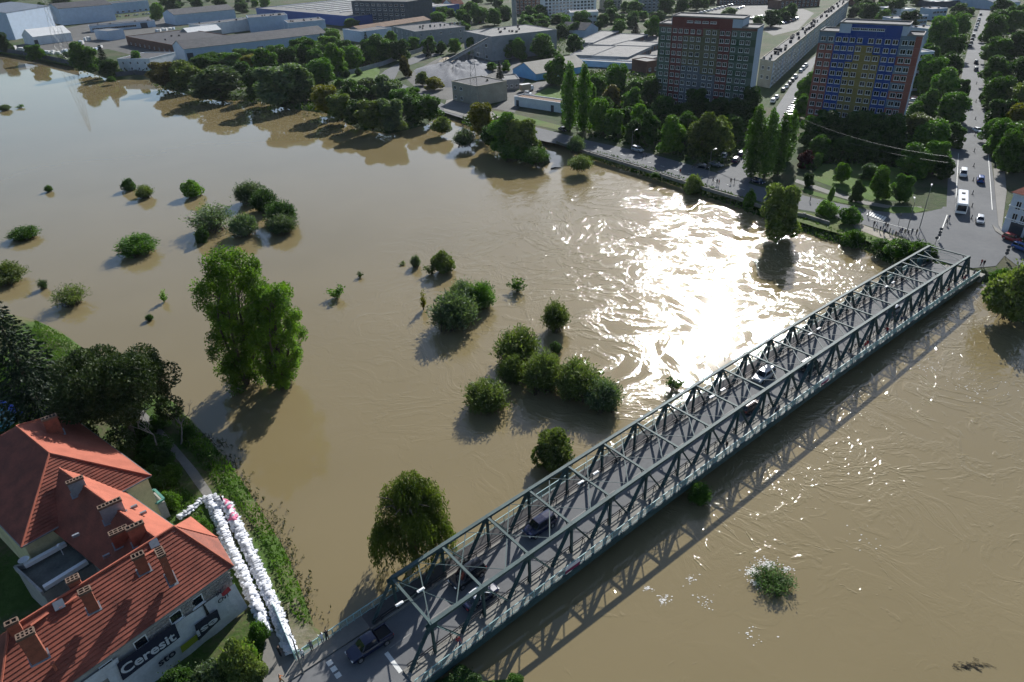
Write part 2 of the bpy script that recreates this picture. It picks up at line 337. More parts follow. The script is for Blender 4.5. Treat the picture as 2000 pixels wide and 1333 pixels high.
# ------------------------------------------------------------------ the truss bridge
K = 1.12
BO = Vector((-12.95018*K, 47.52917*K)); BA = 0.6712255; BD = Vector((math.cos(BA), math.sin(BA))); BN = Vector((math.sin(BA), -math.cos(BA)))
PL = 6.0110166*K; BW = 7.0*K; TH = 4.9
def deck_z(i): return CAM_H-(53.93191+.01022892*(max(-.9, min(20.9, i))-10)**2)*K-TH
def BP(i, t, z=0.0):                                # panel number, metres right of the left truss, metres above the deck
    q = BO+BD*PL*i+BN*t; return Vector((q.x, q.y, deck_z(i)+z))
BDX = Vector((BD.x, BD.y, 0)); BNX = Vector((BN.x, BN.y, 0))
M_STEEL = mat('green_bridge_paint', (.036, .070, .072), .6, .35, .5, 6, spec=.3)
M_STEEL_LIT = mat('sunlit_chord_paint', (.060, .092, .090), .65, .35, .5, 6, spec=.25)  # lighter copy of the green: sunlight painted on chord and strut tops
M_RAIL = mat('pale_green_railing_paint', (.27, .42, .41), .5, .2, .8, 6)
M_GUARD = mat('grey_guard_rail', (.035, .035, .036), .7, .3, .8, spec=.15)
M_CONCRETE = mat('weathered_concrete', (.20, .19, .165), .85, .3, .4, 5)
M_LINE_OLD = mat('worn_lane_paint', (.22, .215, .20), .8, .35, .8, 8)
M_GIRDER = mat('dark_girder', (.05, .06, .06), .7, .3)
M_WALKWAY = mat('dark_walkway', (.085, .078, .075), .85, .3, .5)
bridge = thing('truss_bridge', 'long green steel truss road bridge crossing the flooded river', 'bridge', BP(-.5, BW/2, -1.2))
def lane(name, t0, t1, z, m, th=.12, i0=-.55, i1=20.6, n=43):
    mb = MB()
    for k in range(n+1):
        i = i0+(i1-i0)*k/n
        mb.v += [tuple(BP(i, t, zz)) for t, zz in ((t0, z), (t1, z), (t1, z-th), (t0, z-th))]
    for k in range(n):
        a, b = 4*k, 4*k+4
        for p in range(4):
            q = (p+1) % 4; mb.f.append((a+p, b+p, b+q, a+q)); mb.m.append(0)
    mb.f += [(0, 1, 2, 3), (4*n+3, 4*n+2, 4*n+1, 4*n)]; mb.m += [0, 0]
    return mb.build(name, m, bridge)
lane('roadway', .62, BW-.62, .0, M_ASPH2, .35)
lane('walkway', -1.75, .36, .14, M_WALKWAY, .3); lane('walkway', BW-.36, BW+1.9, .14, M_CONCRETE, .3)
lane('kerb', .362, .618, .16, M_CONCRETE, .3); lane('kerb', BW-.618, BW-.362, .16, M_CONCRETE, .3)
lane('edge_girder', -1.95, -1.752, .12, M_STEEL, .9); lane('edge_girder', BW+1.902, BW+2.1, .12, M_STEEL, .9)
for t in (.0, BW): lane('main_girder', t-.25, t+.25, -.36, M_GIRDER, .75)
for k in range(22):
    mb = MB(); i = -.5+k; mb.beam(BP(i, -1.7, -.75), BP(i, BW+1.85, -.75), .3, .5); mb.build('cross_girder', M_GIRDER, bridge)
# centre line
mb = MB()
for k in range(26):
    mb = MB(); a, b = -.5+.81*k, -.5+.81*(k+.5)
    mb.poly([BP(a, BW/2+.06, .012), BP(b, BW/2+.06, .012), BP(b, BW/2-.06, .012), BP(a, BW/2-.06, .012)]); mb.build('lane_dash', M_LINE_OLD, bridge)
for t in (0, BW):
    mb = MB(); n = 40
    for k in range(20):
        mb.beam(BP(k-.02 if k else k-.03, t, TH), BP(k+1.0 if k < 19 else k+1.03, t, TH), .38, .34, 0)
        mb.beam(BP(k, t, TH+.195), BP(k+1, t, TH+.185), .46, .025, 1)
    mb.build('top_chord', [M_STEEL, M_STEEL_LIT], bridge)
    for k in range(21):
        sg = 1 if t else -1
        mb = MB(); mb.beam(BP(k, t-.13, TH-.15), BP(k, t-.13, -.1), .03, .26, up=BDX); mb.beam(BP(k, t+.13, TH-.15), BP(k, t+.13, -.1), .03, .26, up=BDX)
        mb.beam(BP(k, t, TH-.15), BP(k, t, -.1), .24, .03, up=BDX)
        mb.build('vertical_post', M_STEEL, bridge)
        for h in (-.5, .5):
            mb = MB()
            for o in (-.13, .13): mb.beam(BP(k+h*.04, t+o, TH-.12), BP(k+h*.97, t+o, .05), .035, .27, up=BNX)
            mb.beam(BP(k+h*.04, t, TH-.12), BP(k+h*.97, t, .05), .22, .03, up=BNX)
            mb.build('end_post' if (k == 0 and h < 0) or (k == 20 and h > 0) else 'diagonal', M_STEEL, bridge)
        mb = MB()
        for o in (-.24, .24):
            a = BP(k, t+o, TH-.02); mb.box(a-Vector((0, 0, .26)), (1.15, .02, .55), ax=BDX, ay=BNX)
        mb.build('gusset_plate', M_STEEL, bridge)
for k in range(21):
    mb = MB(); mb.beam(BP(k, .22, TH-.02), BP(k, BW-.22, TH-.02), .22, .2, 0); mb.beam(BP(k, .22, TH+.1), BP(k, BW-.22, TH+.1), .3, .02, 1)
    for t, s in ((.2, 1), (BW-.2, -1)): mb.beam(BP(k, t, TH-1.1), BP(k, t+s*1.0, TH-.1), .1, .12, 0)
    mb.build('sway_strut', [M_STEEL, M_STEEL_LIT], bridge)
    for a, b in ((-.5, .5), (.5, -.5)):
        if (k+a < 0 or k+b < 0) or (k+a > 20 or k+b > 20):
            a, b = (max(-k, a), b) if k == 0 else (min(20-k, a), min(20-k, b))
            if k == 0: b = max(0, b)
        dz = .05 if a < 0 else -.05
        mb = MB(); mb.beam(BP(k+a, .2, TH+dz), BP(k+b, BW-.2, TH+dz), .12 if a > 0 else .06, .09 if a > 0 else .05)
        if a == b: continue
        mb.build('lateral_brace', M_STEEL_LIT if a > 0 else M_STEEL, bridge)  # one brace direction coloured lit, the other shaded
# railings
for t, m in ((-1.72, M_RAIL), (BW+1.86, M_RAIL)):
    for k in range(22):
        mb = MB(); i0, i1 = -.55+k*.9614, -.55+(k+1)*.9614
        mb.beam(BP(i0, t, 1.25), BP(i1, t, 1.25), .09, .07); mb.beam(BP(i0, t, .3), BP(i1, t, .3), .05, .05)
        for j in range(4):
            i = i0+(i1-i0)*(j+.02)/4; mb.beam(BP(i, t, .1), BP(i, t, 1.24), .09, .09)
        for j in range(44):
            i = i0+(i1-i0)*(j+.5)/44; mb.beam(BP(i, t, .3), BP(i, t, 1.22), .026, .026)
        mb.build('railing_panel', m, bridge)
for t, s in ((.36, -1), (BW-.36, 1)):
    for k in range(21):
        mb = MB(); i0, i1 = k-.5, k+.5
        for z, hh in ((.95, .13), (.55, .1)): mb.beam(BP(i0+.01, t, z), BP(i1-.01, t, z), .07, hh)
        for j in range(3):
            i = i0+(j+.5)/3; mb.beam(BP(i, t, .14), BP(i, t, .95), .09, .09)
            q = [BP(i, t+s*.42*math.sin(a), .16+.72*math.cos(a)) for a in (0, .45, .9, 1.3, 1.57)]
            mb.tube(q, .04, 4)
        mb.build('guard_rail', M_GUARD, bridge)
# the left railing carries on along the approach pavement to the sandbag corner
ap = at(579, 1290, deck_z(-.55)+.1).xy-BO; ia = ap.dot(BD)/PL; ta = ap.dot(BN); nap = 3
for k in range(nap):
    mb = MB(); f0, f1 = k/nap, (k+1)/nap; zb = deck_z(-.55)
    q = lambda f, z: Vector((*(BO+BD*PL*(ia+(-.55-ia)*f)+BN*(ta+(-1.72-ta)*f)), zb+z))
    mb.beam(q(f0, 1.25), q(f1, 1.25), .09, .07); mb.beam(q(f0, .3), q(f1, .3), .05, .05)
    for j in range(3): mb.beam(q(f0+(f1-f0)*j/3, .1), q(f0+(f1-f0)*j/3, 1.24), .09, .09)
    for j in range(26): f = f0+(f1-f0)*(j+.5)/26; mb.beam(q(f, .3), q(f, 1.22), .026, .026)
    mb.build('railing_panel', M_RAIL, bridge)
# piers
for i in (6.6, 13.6):
    mb = MB()
    for z0, z1, hw, hl in ((-3, .55, .9, 3.6), (.55, .95, 1.1, 4.2)):
        c = BP(i, BW/2); ring = []
        for a in range(16):
            th = 2*math.pi*a/16; x, y = math.cos(th), math.sin(th)
            p = c+BNX*(hl*(1 if x > 0 else -1)*abs(x)**.7)+BDX*(hw*(1 if y > 0 else -1)*abs(y)**.5); ring.append((p.x, p.y))
        ar = sum(ring[j][0]*ring[(j+1) % 16][1]-ring[(j+1) % 16][0]*ring[j][1] for j in range(16))
        mb.prism(ring if ar > 0 else ring[::-1], z0, z1)
    mb.build('pier', M_CONCRETE, bridge)
for i in (-.75, 20.8):
    mb = MB(); c = BP(i, BW/2); mb.box((c.x, c.y, deck_z(i)-1.9), (2.0, BW+4.6, 3.4), ax=BDX, ay=BNX); mb.build('abutment', M_CONCRETE, bridge)
# lamps under the sway struts
M_LAMP = mat('white_lamp_housing', (.75, .75, .72), .4, .08)
for k in (0, 4, 8, 12, 16):
    mb = MB(); c = BP(k, BW/2, TH+.3)
    for s in (-1, 1):
        mb.beam(c, c+BDX*s*.9+Vector((0, 0, .25)), .05, .05, 1); mb.box(c+BDX*s*1.35+Vector((0, 0, .28)), (.9, .3, .12), 0, ax=BDX, ay=BNX)
        mb.box(c+BDX*s*1.4+Vector((0, 0, .36)), (.6, .2, .06), 0, ax=BDX, ay=BNX)
    mb.build('twin_lamp', [M_LAMP, M_STEEL], bridge)
# approach roads
def brect(name, i0, i1, t0, t1, z, m):
    return sheet(name, [tuple(BO+BD*PL*i+BN*t) for i, t in ((i0, t0), (i1, t0), (i1, t1), (i0, t1))], z, m)
brect('approach_road', -6, -.52, .35, BW+3.5, deck_z(-.55)-.03, M_ASPH2)
mb = MB()
for a, b, t0, t1 in ((-6, -.55, -1.9, .3), (-6, -.55, BW+3.5, BW+6)):
    c = [BO+BD*PL*i+BN*t for i, t in ((a, t1), (b, t1), (b, t0), (a, t0))]
    mb.prism([tuple(q) for q in c], 1.2, deck_z(-.55)+.11)
tag(mb.build('approach_pavement', M_PAVE), None, None, None, 'structure')
mb = MB()
for t in (1.15, 2.1, 3.05):
    c = BO+BD*PL*(-1.36)+BN*t; z = deck_z(-.55)-.02
    mb.poly([Vector((*(c+BD*a*.3+BN*b*.33), z)) for a, b in ((-1, 1), (1, 1), (1, -1), (-1, -1))])
tag(mb.build('crossing_marking', M_LINE), None, None, None, 'structure')
brect('bridge_end_marking', -.62, -.55, 4.1, BW-.7, deck_z(-.55)-.015, M_LINE)
# sponsor cloths tied to the outer railing
M_CLOTH1 = mat('crimson_cloth', (.22, .03, .08), .8, .2); M_CLOTH2 = mat('white_cloth', (.7, .68, .7), .8, .1)
for i, lb in ((2.75, 'nearer crimson and white cloth banner tied to the outer bridge railing'), (11.2, 'farther crimson and white cloth banner tied to the outer bridge railing')):
    o = BP(i, BW+2.0, .25); t = thing('railing_banner', lb, 'banner', o, 'banners on the bridge railing')
    for z, m in ((.26, M_CLOTH1), (.78, M_CLOTH2)):
        mb = MB(); mb.box(BP(i, BW+1.97, .2+z), (2.4, .03, .5), ax=BDX, ay=BNX); mb.build('cloth_stripe', m, t)
# MB.build subtracts the parent's own location, so sub-parts of a part at the origin of its thing need the thing's location too
_old_build = MB.build
def _build(s, name, mats, parent=None, smooth=False, origin=None):
    if parent is not None and parent.parent is not None:
        root = parent
        o = Vector((0, 0, 0))
        while root is not None: o += Vector(root.location); root = root.parent
        ob = bpy.data.objects.new(name, s.mesh(name, mats, o, smooth)); COL.objects.link(ob); ob.parent = parent; return ob
    return _old_build(s, name, mats, parent, smooth, origin)
MB.build = _build
# ------------------------------------------------------------------ red-roofed houses on the near bank
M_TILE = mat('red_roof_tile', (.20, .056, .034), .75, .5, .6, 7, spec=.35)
M_TILE2 = mat('sunlit_orange_roof_tile', (.34, .105, .066), .8, .22, .5, 6, spec=.2)  # sunlight put into the tile colour of sun-facing slopes; small roof parts share it
M_BRICK = mat('chimney_brick', (.24, .075, .045), .85, .4, 1.5, 12)
M_PLASTER = mat('grey_plaster', (.30, .29, .27), .9, .3, .4, 3)
M_YELLOW = mat('pale_yellow_plaster', (.50, .46, .27), .9, .25, .4, 3)
M_DARK = mat('dark_opening', (.012, .012, .012), .9, .2)  # near-black fill of the flue openings and the tarpaulin gap
M_LEAD = mat('grey_sheet_flashing', (.24, .26, .28), .45, .2, 1, metal=.3)
M_FLATROOF = mat('bitumen_flat_roof', (.11, .115, .10), .8, .45, .5, 3)
M_WHITEP = mat('white_paint', (.72, .72, .70), .5, .12)
M_PANE = glassmat('window_pane', (.012, .015, .02), .06)
M_GUTTER = mat('zinc_gutter', (.16, .17, .17), .4, .2, 2, metal=.5)
def clip(poly, fn):
    out = []
    for i, p in enumerate(poly):
        q = poly[(i+1) % len(poly)]; a, b = fn(p), fn(q)
        if a >= 0: out.append(p)
        if (a >= 0) != (b >= 0): out.append(p.lerp(q, a/(a-b)))
    return out
def tile_face(mb, pts, step=.43, lift=.07, mi=0):
    """a roof slope laid in courses: each course is a strip tilted over the one below, with its own shadowing nose"""
    pts = [Vector(p) for p in pts]; n = Vector((0, 0, 0))
    for i in range(len(pts)):
        a, b = pts[i], pts[(i+1) % len(pts)]; n += Vector(((a.y-b.y)*(a.z+b.z), (a.z-b.z)*(a.x+b.x), (a.x-b.x)*(a.y+b.y)))
    n.normalize()
    if n.z < 0: n = -n; pts = pts[::-1]
    h = Vector((0, 0, 1)).cross(n).normalized(); s = n.cross(h).normalized()
    if s.z < 0: s = -s
    c = pts[0]; lo = min((p-c).dot(s) for p in pts); hi = max((p-c).dot(s) for p in pts)
    k = lo
    while k < hi-1e-3:
        q = clip(clip(pts, lambda p: (p-c).dot(s)-k), lambda p: k+step-(p-c).dot(s))
        if len(q) >= 3:
            r = [p+n*lift*(1-((p-c).dot(s)-k)/step) for p in q]; mb.poly(r, mi)
            e = [p for p in q if abs((p-c).dot(s)-k) < 1e-4]
            if len(e) == 2:
                a, b = e; mb.poly([a-n*.01, b-n*.01, b+n*lift, a+n*lift], mi)
        k += step
def ridge_cap(mb, a, b, r=.16, mi=0):
    a, b = Vector(a), Vector(b); n = max(2, int((b-a).length/.45)); 
    for k in range(n):
        p, q = a.lerp(b, k/n), a.lerp(b, (k+1.06)/n if k < n-1 else 1.0); mb.tube([p, q], [r*.92, r], 6, mi)
M_CAPSTONE = mat('chimney_capstone', (.13, .085, .06), .85, .35, 2, 9)
def chimney(parent, px, py, ztop, hgt, ln, wd, ax=BDX, ay=BNX, nf=(3, 1), m=M_BRICK):
    c = at(px, py, ztop); ln *= .9; wd *= .9; mb = MB()
    mb.box((c.x, c.y, ztop-hgt/2-.1), (ln, wd, hgt-.2), 0, ax, ay)
    mb.box((c.x, c.y, ztop-.16), (ln+.16, wd+.16, .14), 1, ax, ay)
    # rim with flue holes
    nx, ny = nf
    for i in range(nx+1):
        o = ax*(-ln/2+ln*i/nx); mb.box(Vector((c.x, c.y, ztop-.02))+o, (.12, wd+.1, .14), 1, ax, ay)
    for j in range(ny+1):
        o = ay*(-wd/2+wd*j/ny); mb.box(Vector((c.x, c.y, ztop-.021))+o, (ln+.1, .12, .13), 1, ax, ay)
    ob = mb.build('chimney', [m, M_CAPSTONE], parent)
    mb = MB(); mb.box((c.x, c.y, ztop-.088), (ln-.02, wd-.02, .01), 0, ax, ay); mb.build('flue', M_DARK, ob)
    mb = MB(); b = Vector((c.x, c.y, ztop-hgt+.12)); mb.box(b, (ln+.3, wd+.34, .05), 0, ax, (ay+Vector((0, 0, -.5))).normalized()); mb.build('flashing', M_LEAD, ob)
    return ob
def A(px, py, z): return at(px, py, z)
def wall_ring(parent, ring, z0, z1, m, name='wall'):
    """each side of the building a wall of its own; ring of (x, y) counter-clockwise"""
    n = len(ring)
    for i in range(n):
        a, b = Vector(ring[i]), Vector(ring[(i+1) % n]); d = (b-a).normalized(); nn = Vector((d.y, -d.x))
        mb = MB(); q = [a, b, b-nn*.3, a-nn*.3]; mb.prism([tuple(p) for p in q], z0, z1); mb.build(name, m, parent)
def ccw(r):
    s = sum(r[i][0]*r[(i+1) % len(r)][1]-r[(i+1) % len(r)][0]*r[i][1] for i in range(len(r))); return r if s > 0 else r[::-1]
# --- the long house with the banners (A)
EZ, RZ = 8.7, 13.3
aR0, aR1 = A(17, 1231, RZ), A(340, 1029, RZ); aF, aM, aB = A(456, 1106, EZ), A(424, 1051, EZ), A(372, 1010, EZ); aE = A(-12, 1443, EZ)
aB0 = aE+(aB-aF)
hA = thing('long_house', 'long red-tiled house with advertising banners hung on its shaded facade', 'house', (*((aF+aE)/2).xy, 1.5))
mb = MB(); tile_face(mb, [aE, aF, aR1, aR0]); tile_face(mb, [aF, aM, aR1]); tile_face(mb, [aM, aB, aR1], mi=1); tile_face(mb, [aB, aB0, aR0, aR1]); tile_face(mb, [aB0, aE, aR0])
roofA = mb.build('roof', [M_TILE, M_TILE2], hA)
mb = MB(); ridge_cap(mb, aR0+Vector((0, 0, .05)), aR1+Vector((0, 0, .05)))
for p, q in ((aF, aR1), (aM, aR1), (aE, aR0)): ridge_cap(mb, p+Vector((0, 0, .06)), q+Vector((0, 0, .06)), .13)
mb.build('ridge_tiles', M_TILE2, roofA)
mb = MB()
for p, q in ((aE, aF), (aF, aM), (aM, aB)): mb.tube([p+Vector((0, 0, -.05)), q+Vector((0, 0, -.05))], .09, 6)
mb.build('gutter', M_GUTTER, hA)
cA = (aE+aF+aM+aB+aB0)/5
def inset(p, k=.5):
    d = (cA-p); d.z = 0; return tuple((p+d.normalized()*k*1.3).xy)
wall_ring(hA, ccw([inset(p) for p in (aE, aF, aM, aB, aB0)]), 0, EZ-.06, M_PLASTER)
# facade frame: plane through the eave line
fd = (aF-aE); fd.z = 0; fd.normalize(); fn = Vector((fd.y, -fd.x, 0))
if fn.dot(Vector((0, 0, 0))-aE) < 0: fn = -fn
wp0 = Vector((*inset(aE), 0)); wp1 = Vector((*inset(aF), 0)); fd = (wp1-wp0).normalized(); fn = Vector((fd.y, -fd.x, 0))
if fn.y > 0: fn = -fn
def onwall(px, py, off=0.0):
    C = Vector((0, 0, CAM_H)); d = FW*FOC+RT*(px-1000)-UP*(py-666.5); P0 = wp0+fn*off
    return C+d*((P0-C).dot(fn)/d.dot(fn))
for k, (px, py) in enumerate(((272, 1249), (341, 1199), (383, 1169), (205, 1296))):
    c = onwall(px, py, .02); c.z = 7.3
    mb = MB()
    for s in (-1, 1): mb.box(c+fd*s*.62, (.09, .12, 1.1), 0, fd, fn)
    for s in (-1, 1): mb.box(c+Vector((0, 0, s*.56)), (1.33, .12, .09), 0, fd, fn)
    mb.box(c-Vector((0, 0, .66))+fn*.08, (1.5, .25, .06), 0, fd, fn)
    wnd = mb.build('window', M_WHITEP, hA)
    mb = MB(); mb.box(c, (1.16, .04, 1.02), 0, fd, fn); mb.build('pane', M_PANE, wnd)
# stone facing visible under the eave between the windows
M_STONE = mat('exposed_rubble_stone', (.26, .24, .22), .9, .5, 2.2, 7, bump=.6)
for x0, x1, y0 in ((285, 330, 0), (352, 376, 0), (392, 450, 0)):
    a = onwall(x0, 1240-(x0-285)*.73, .03); b = onwall(x1, 1240-(x1-285)*.73, .03); mb = MB()
    nst = int((b-a).length/.42)
    for i in range(nst):
        for j in range(4):
            c = a.lerp(b, (i+.5+.4*(j % 2)-.2)/nst); c.z = 6.55+j*.42
            mb.box(c+fn*random.uniform(0, .03), (.40*random.uniform(.8, 1), .08, .38*random.uniform(.85, 1)), 0, fd, fn)
    o = mb.build('stone_facing', M_STONE, hA); o['kind'] = 'stuff'
# hanging insulation and banner cloths
M_TARP = mat('grey_white_tarpaulin', (.46, .48, .50), .7, .22, .5, 3, bump=.3)
M_NAVY = mat('navy_banner_print', (.010, .014, .035), .6, .2); M_LETTER = mat('pale_letter_print', (.50, .52, .55), .6, .1)
M_LIME = mat('lime_banner_stripe', (.20, .24, .02), .6, .2); M_REDP = mat('red_banner_print', (.35, .03, .04), .6, .2)
def cloth(name, pts, off, m, parent, wav=.06, n=14):
    """banner cloth: px corners (top left, top right, bottom right, bottom left), hung off the wall with folds"""
    q = [onwall(x, y, off) for x, y in pts]; mb = MB()
    for i in range(n+1):
        for j in range(5):
            p = q[0].lerp(q[1], i/n).lerp(q[3].lerp(q[2], i/n), j/4); p = p+fn*(wav*math.sin(i*1.3+j*.6)*math.sin(j*.9+.4)); mb.v.append(tuple(p))
    for i in range(n):
        for j in range(4): mb.f.append((i*5+j, i*5+j+1, i*5+j+6, i*5+j+5)); mb.m.append(0)
    return mb.build(name, m, parent)
def letters(txt, a, b, off, m, parent, hgt, name='lettering', flip=False):
    cu = bpy.data.curves.new('t', 'FONT'); cu.body = txt; cu.extrude = .004; cu.offset = .022; cu.resolution_u = 3
    o = bpy.data.objects.new('t', cu); COL.objects.link(o); bpy.context.view_layer.update()
    me = bpy.data.meshes.new_from_object(o.evaluated_get(bpy.context.evaluated_depsgraph_get())); bpy.data.objects.remove(o)
    xs = [v.co.x for v in me.vertices]; ys = [v.co.y for v in me.vertices]; x0, x1, y0, y1 = min(xs), max(xs), 0.0, .72
    pa, pb = onwall(*a, off), onwall(*b, off); L = Vector(parent.location); L = L if parent.parent is None else L+Vector(parent.parent.location)
    for v in me.vertices:
        u = (v.co.x-x0)/(x1-x0); h = v.co.y/(y1-y0)*hgt
        if flip: u, h = 1-u, hgt-h
        v.co = pa.lerp(pb, u)+Vector((0, 0, h))+fn*(v.co.z*1.0)-L
    me.materials.clear(); me.materials.append(m); ob = bpy.data.objects.new(name, me); COL.objects.link(ob); ob.parent = parent; return ob
tb = thing('facade_tarpaulin', 'pale tarpaulin sheeting covering the lower facade of the long red-roofed house', 'tarpaulin', (*onwall(330, 1290, .3).xy, 1.6))
cloth('sheet', [(205, 1315), (458, 1140), (484, 1186), (250, 1395)], .32, M_TARP, tb, .10, 22)
cloth('upper_sheet', [(140, 1348), (230, 1284), (236, 1306), (150, 1368)], .30, M_TARP, tb, .03, 8)
cloth('lime_stripe', [(352, 1264), (384, 1239), (388, 1250), (356, 1276)], .52, M_LIME, tb, .01, 6)
letters('sto', (312, 1303), (345, 1277), .50, M_NAVY, tb, 1.0)
letters('CNT', (427, 1180), (449, 1163), .50, M_NAVY, tb, .55); letters('IN', (424, 1166), (433, 1158), .50, M_NAVY, tb, .6)
cloth('red_patch', [(432, 1160), (446, 1146), (452, 1153), (435, 1166)], .56, M_REDP, tb, .01, 4)
cloth('torn_gap', [(395, 1180), (401, 1184), (410, 1200), (404, 1204)], .50, M_DARK, tb, .01, 4)
nb = thing('navy_banner', 'wide navy banner with large pale upright lettering hung under the roof edge', 'banner', (*onwall(290, 1270, .5).xy, 3.0))
cloth('banner_cloth', [(228, 1298), (341, 1218), (352, 1245), (240, 1330)], .56, M_NAVY, nb, .015, 14)
letters('Ceresit', (240, 1320), (345, 1248), .61, M_LETTER, nb, 1.25)
nb2 = thing('folded_banner', 'smaller navy banner hanging upside down beside the bushes', 'banner', (*onwall(405, 1230, .5).xy, 2.0))
cloth('banner_cloth', [(380, 1222), (424, 1190), (431, 1210), (388, 1252)], .60, M_NAVY, nb2, .015, 8)
letters('esi', (387, 1246), (428, 1216), .65, M_LETTER, nb2, .95, flip=True)
# roof furniture of A
for (px, py, h, l, wd, nf, zt) in ((48, 1238, 3.6, 1.5, .8, (4, 2), 15.2), (164, 1153, 2.8, 1.1, .75, (2, 2), 14.9), (268, 1084, 2.4, 1.2, .7, (3, 1), 14.8), (312, 1078, 4.2, .75, 1.5, (1, 4), 15.1), (141, 1130, 2.6, 1.2, .8, (3, 2), 14.2), (21, 1215, 2.4, 1.1, .6, (2, 1), 14.4)):
    chimney(hA, px, py, zt, h, l, wd, nf=nf)
for px, py in ((115, 1182), (301, 1062)):                      # roof hatches by the ridge
    c = at(px, py, 13.1); mb = MB(); mb.box(c, (.9, .9, .25), 0, BDX, (BNX+Vector((0, 0, -.75))).normalized(), (BNX*.75+Vector((0, 0, 1))).normalized()); mb.build('roof_hatch', M_LEAD, hA)
c = at(110, 1309, 10.2); mb = MB(); mb.tube([c, c+Vector((0, 0, .9))], .12, 8); mb.tube([c+Vector((0, 0, .9)), c+Vector((0, 0, 1.05))], .2, 8); mb.build('vent_pipe', M_TILE2, hA)
for a, b in (((150, 1165), (115, 1187)), ((95, 1197), (60, 1222)), ((303, 1073), (282, 1086))):
    mb = MB(); p, q = at(*a, 13.0), at(*b, 13.0); mb.beam(p, q, .3, .06); mb.build('roof_walkway', M_TILE2, hA)
# --- wing (B)
bP0, bP1 = A(116, 915, 13.4), A(306, 1052, 13.2); bE0, bE1 = A(230, 951, 8.9), A(362, 1044, 8.7); bQ0, bQ1 = A(97, 1031, 8.8), A(215, 1128, 8.8)
hB = thing('wing_house', 'middle red-roofed wing joining the two bigger houses, sunlit slope full of chimneys', 'house', (*((bP0+bP1)/2).xy, 1.5))
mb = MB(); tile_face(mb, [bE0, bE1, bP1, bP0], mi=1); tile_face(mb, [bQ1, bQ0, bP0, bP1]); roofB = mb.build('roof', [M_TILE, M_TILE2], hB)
mb = MB(); ridge_cap(mb, bP0, bP1); mb.build('ridge_tiles', M_TILE2, roofB)
mb = MB(); mb.tube([bE0, bE1], .09, 6); mb.build('gutter', M_GUTTER, hB)
wall_ring(hB, ccw([tuple((p+(q-p).normalized()*.6).xy) for p, q in ((bE0, bQ0), (bE1, bQ1), (bQ1, bE1), (bQ0, bE0))]), 0, 8.6, M_PLASTER)
for (px, py, h, l, wd, nf, zt) in ((145, 937, 2.2, 1.9, .55, (5, 1), 14.6), (213, 983, 2.4, 2.6, .6, (6, 1), 14.6), (262, 1026, 2.6, 1.9, .6, (4, 1), 14.6), (230, 1036, 2.0, 2.0, .8, (4, 2), 13.4)):
    chimney(hB, px, py, zt, h, l, wd, nf=nf, m=M_LEAD if px < 220 else M_BRICK)
for px, py in ((262, 990), (280, 1002), (150, 947), (192, 984), (148, 1046), (208, 1086)):
    c = at(px, py, 11.4); mb = MB(); mb.box(c, (.7, .25, .35), 0, BDX, BNX); mb.build('roof_vent', M_LEAD, hB)
# --- corner house (C)
cC0, cC1 = A(32, 833, 14.2), A(97, 886, 14.2); cR, cL = A(296, 930, 9.3), A(42, 1070, 9.3); cFR = A(128, 806, 9.3); cFL = cL+(cFR-cR)
hC = thing('corner_house', 'large hipped red-roofed house shaded by the dark garden tree', 'house', (*((cC0+cC1)/2).xy, 1.5))
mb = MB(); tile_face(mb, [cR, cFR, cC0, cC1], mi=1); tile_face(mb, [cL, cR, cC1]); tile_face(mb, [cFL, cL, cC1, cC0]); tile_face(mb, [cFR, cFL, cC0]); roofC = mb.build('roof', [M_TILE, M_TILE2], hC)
mb = MB()
for p, q in ((cR, cC1), (cL, cC1), (cC0, cC1), (cFR, cC0)): ridge_cap(mb, p+Vector((0, 0, .05)), q+Vector((0, 0, .05)), .14)
mb.build('ridge_tiles', M_TILE2, roofC)
mb = MB()
for p, q in ((cR, cFR), (cL, cR), (cFL, cL)): mb.tube([p, q], .1, 6)
mb.build('gutter', M_GUTTER, hC)
cc = (cR+cL+cFR+cFL)/4
wall_ring(hC, ccw([tuple((p+Vector((*(cc-p).xy, 0)).normalized()*.7).xy) for p in (cR, cL, cFL, cFR)]), 0, 9.2, M_YELLOW)
chimney(hC, 95, 815, 14.8, 3.0, 1.9, .8, nf=(4, 1))
# green-framed terrace at its corner
t0 = [at(x, y, 4.6) for x, y in ((290, 962), (302, 957), (320, 975), (306, 984))]
tr = thing('terrace', 'small green-framed roof terrace below the yellow house wall', 'terrace', (*t0[0].xy, 1.5))
mb = MB(); mb.prism(ccw([tuple(p.xy) for p in t0]), 1.5, 4.2); mb.build('terrace_base', M_PLASTER, tr)
mb = MB()
for i in range(4): mb.beam(t0[i], t0[(i+1) % 4], .3, .25)
mb.build('green_parapet', mat('green_parapet', (.07, .20, .17), .6, .2), tr)
# --- flat-roofed annex
fq = [at(x, y, 6.6) for x, y in ((30, 1110), (84, 1160), (182, 1102), (126, 1058))]
fa = thing('flat_roof_annex', 'flat-roofed grey annex with white parapet beams between the red roofs', 'annex', (*fq[0].xy, 1.5))
mb = MB(); r = ccw([tuple(p.xy) for p in fq]); mb.prism(r, 0, 6.6, 0, 1); mb.build('annex_body', [M_PLASTER, M_FLATROOF], fa)
for a, b in (((48, 1106), (128, 1062)), ((86, 1149), (170, 1097))):
    mb = MB(); p, q = at(*a, 7.3), at(*b, 7.3); mb.beam(p, q, .55, .5); mb.build('parapet_beam', M_WHITEP, fa)
for a, b in (((30, 1110), (84, 1160)), ((30, 1110), (48, 1106))):
    mb = MB(); p, q = at(*a, 6.9), at(*b, 6.9); mb.beam(p, q, .25, .7); mb.build('parapet_wall', M_PLASTER, fa)
c = at(53, 1106, 6.7); dish = MB()
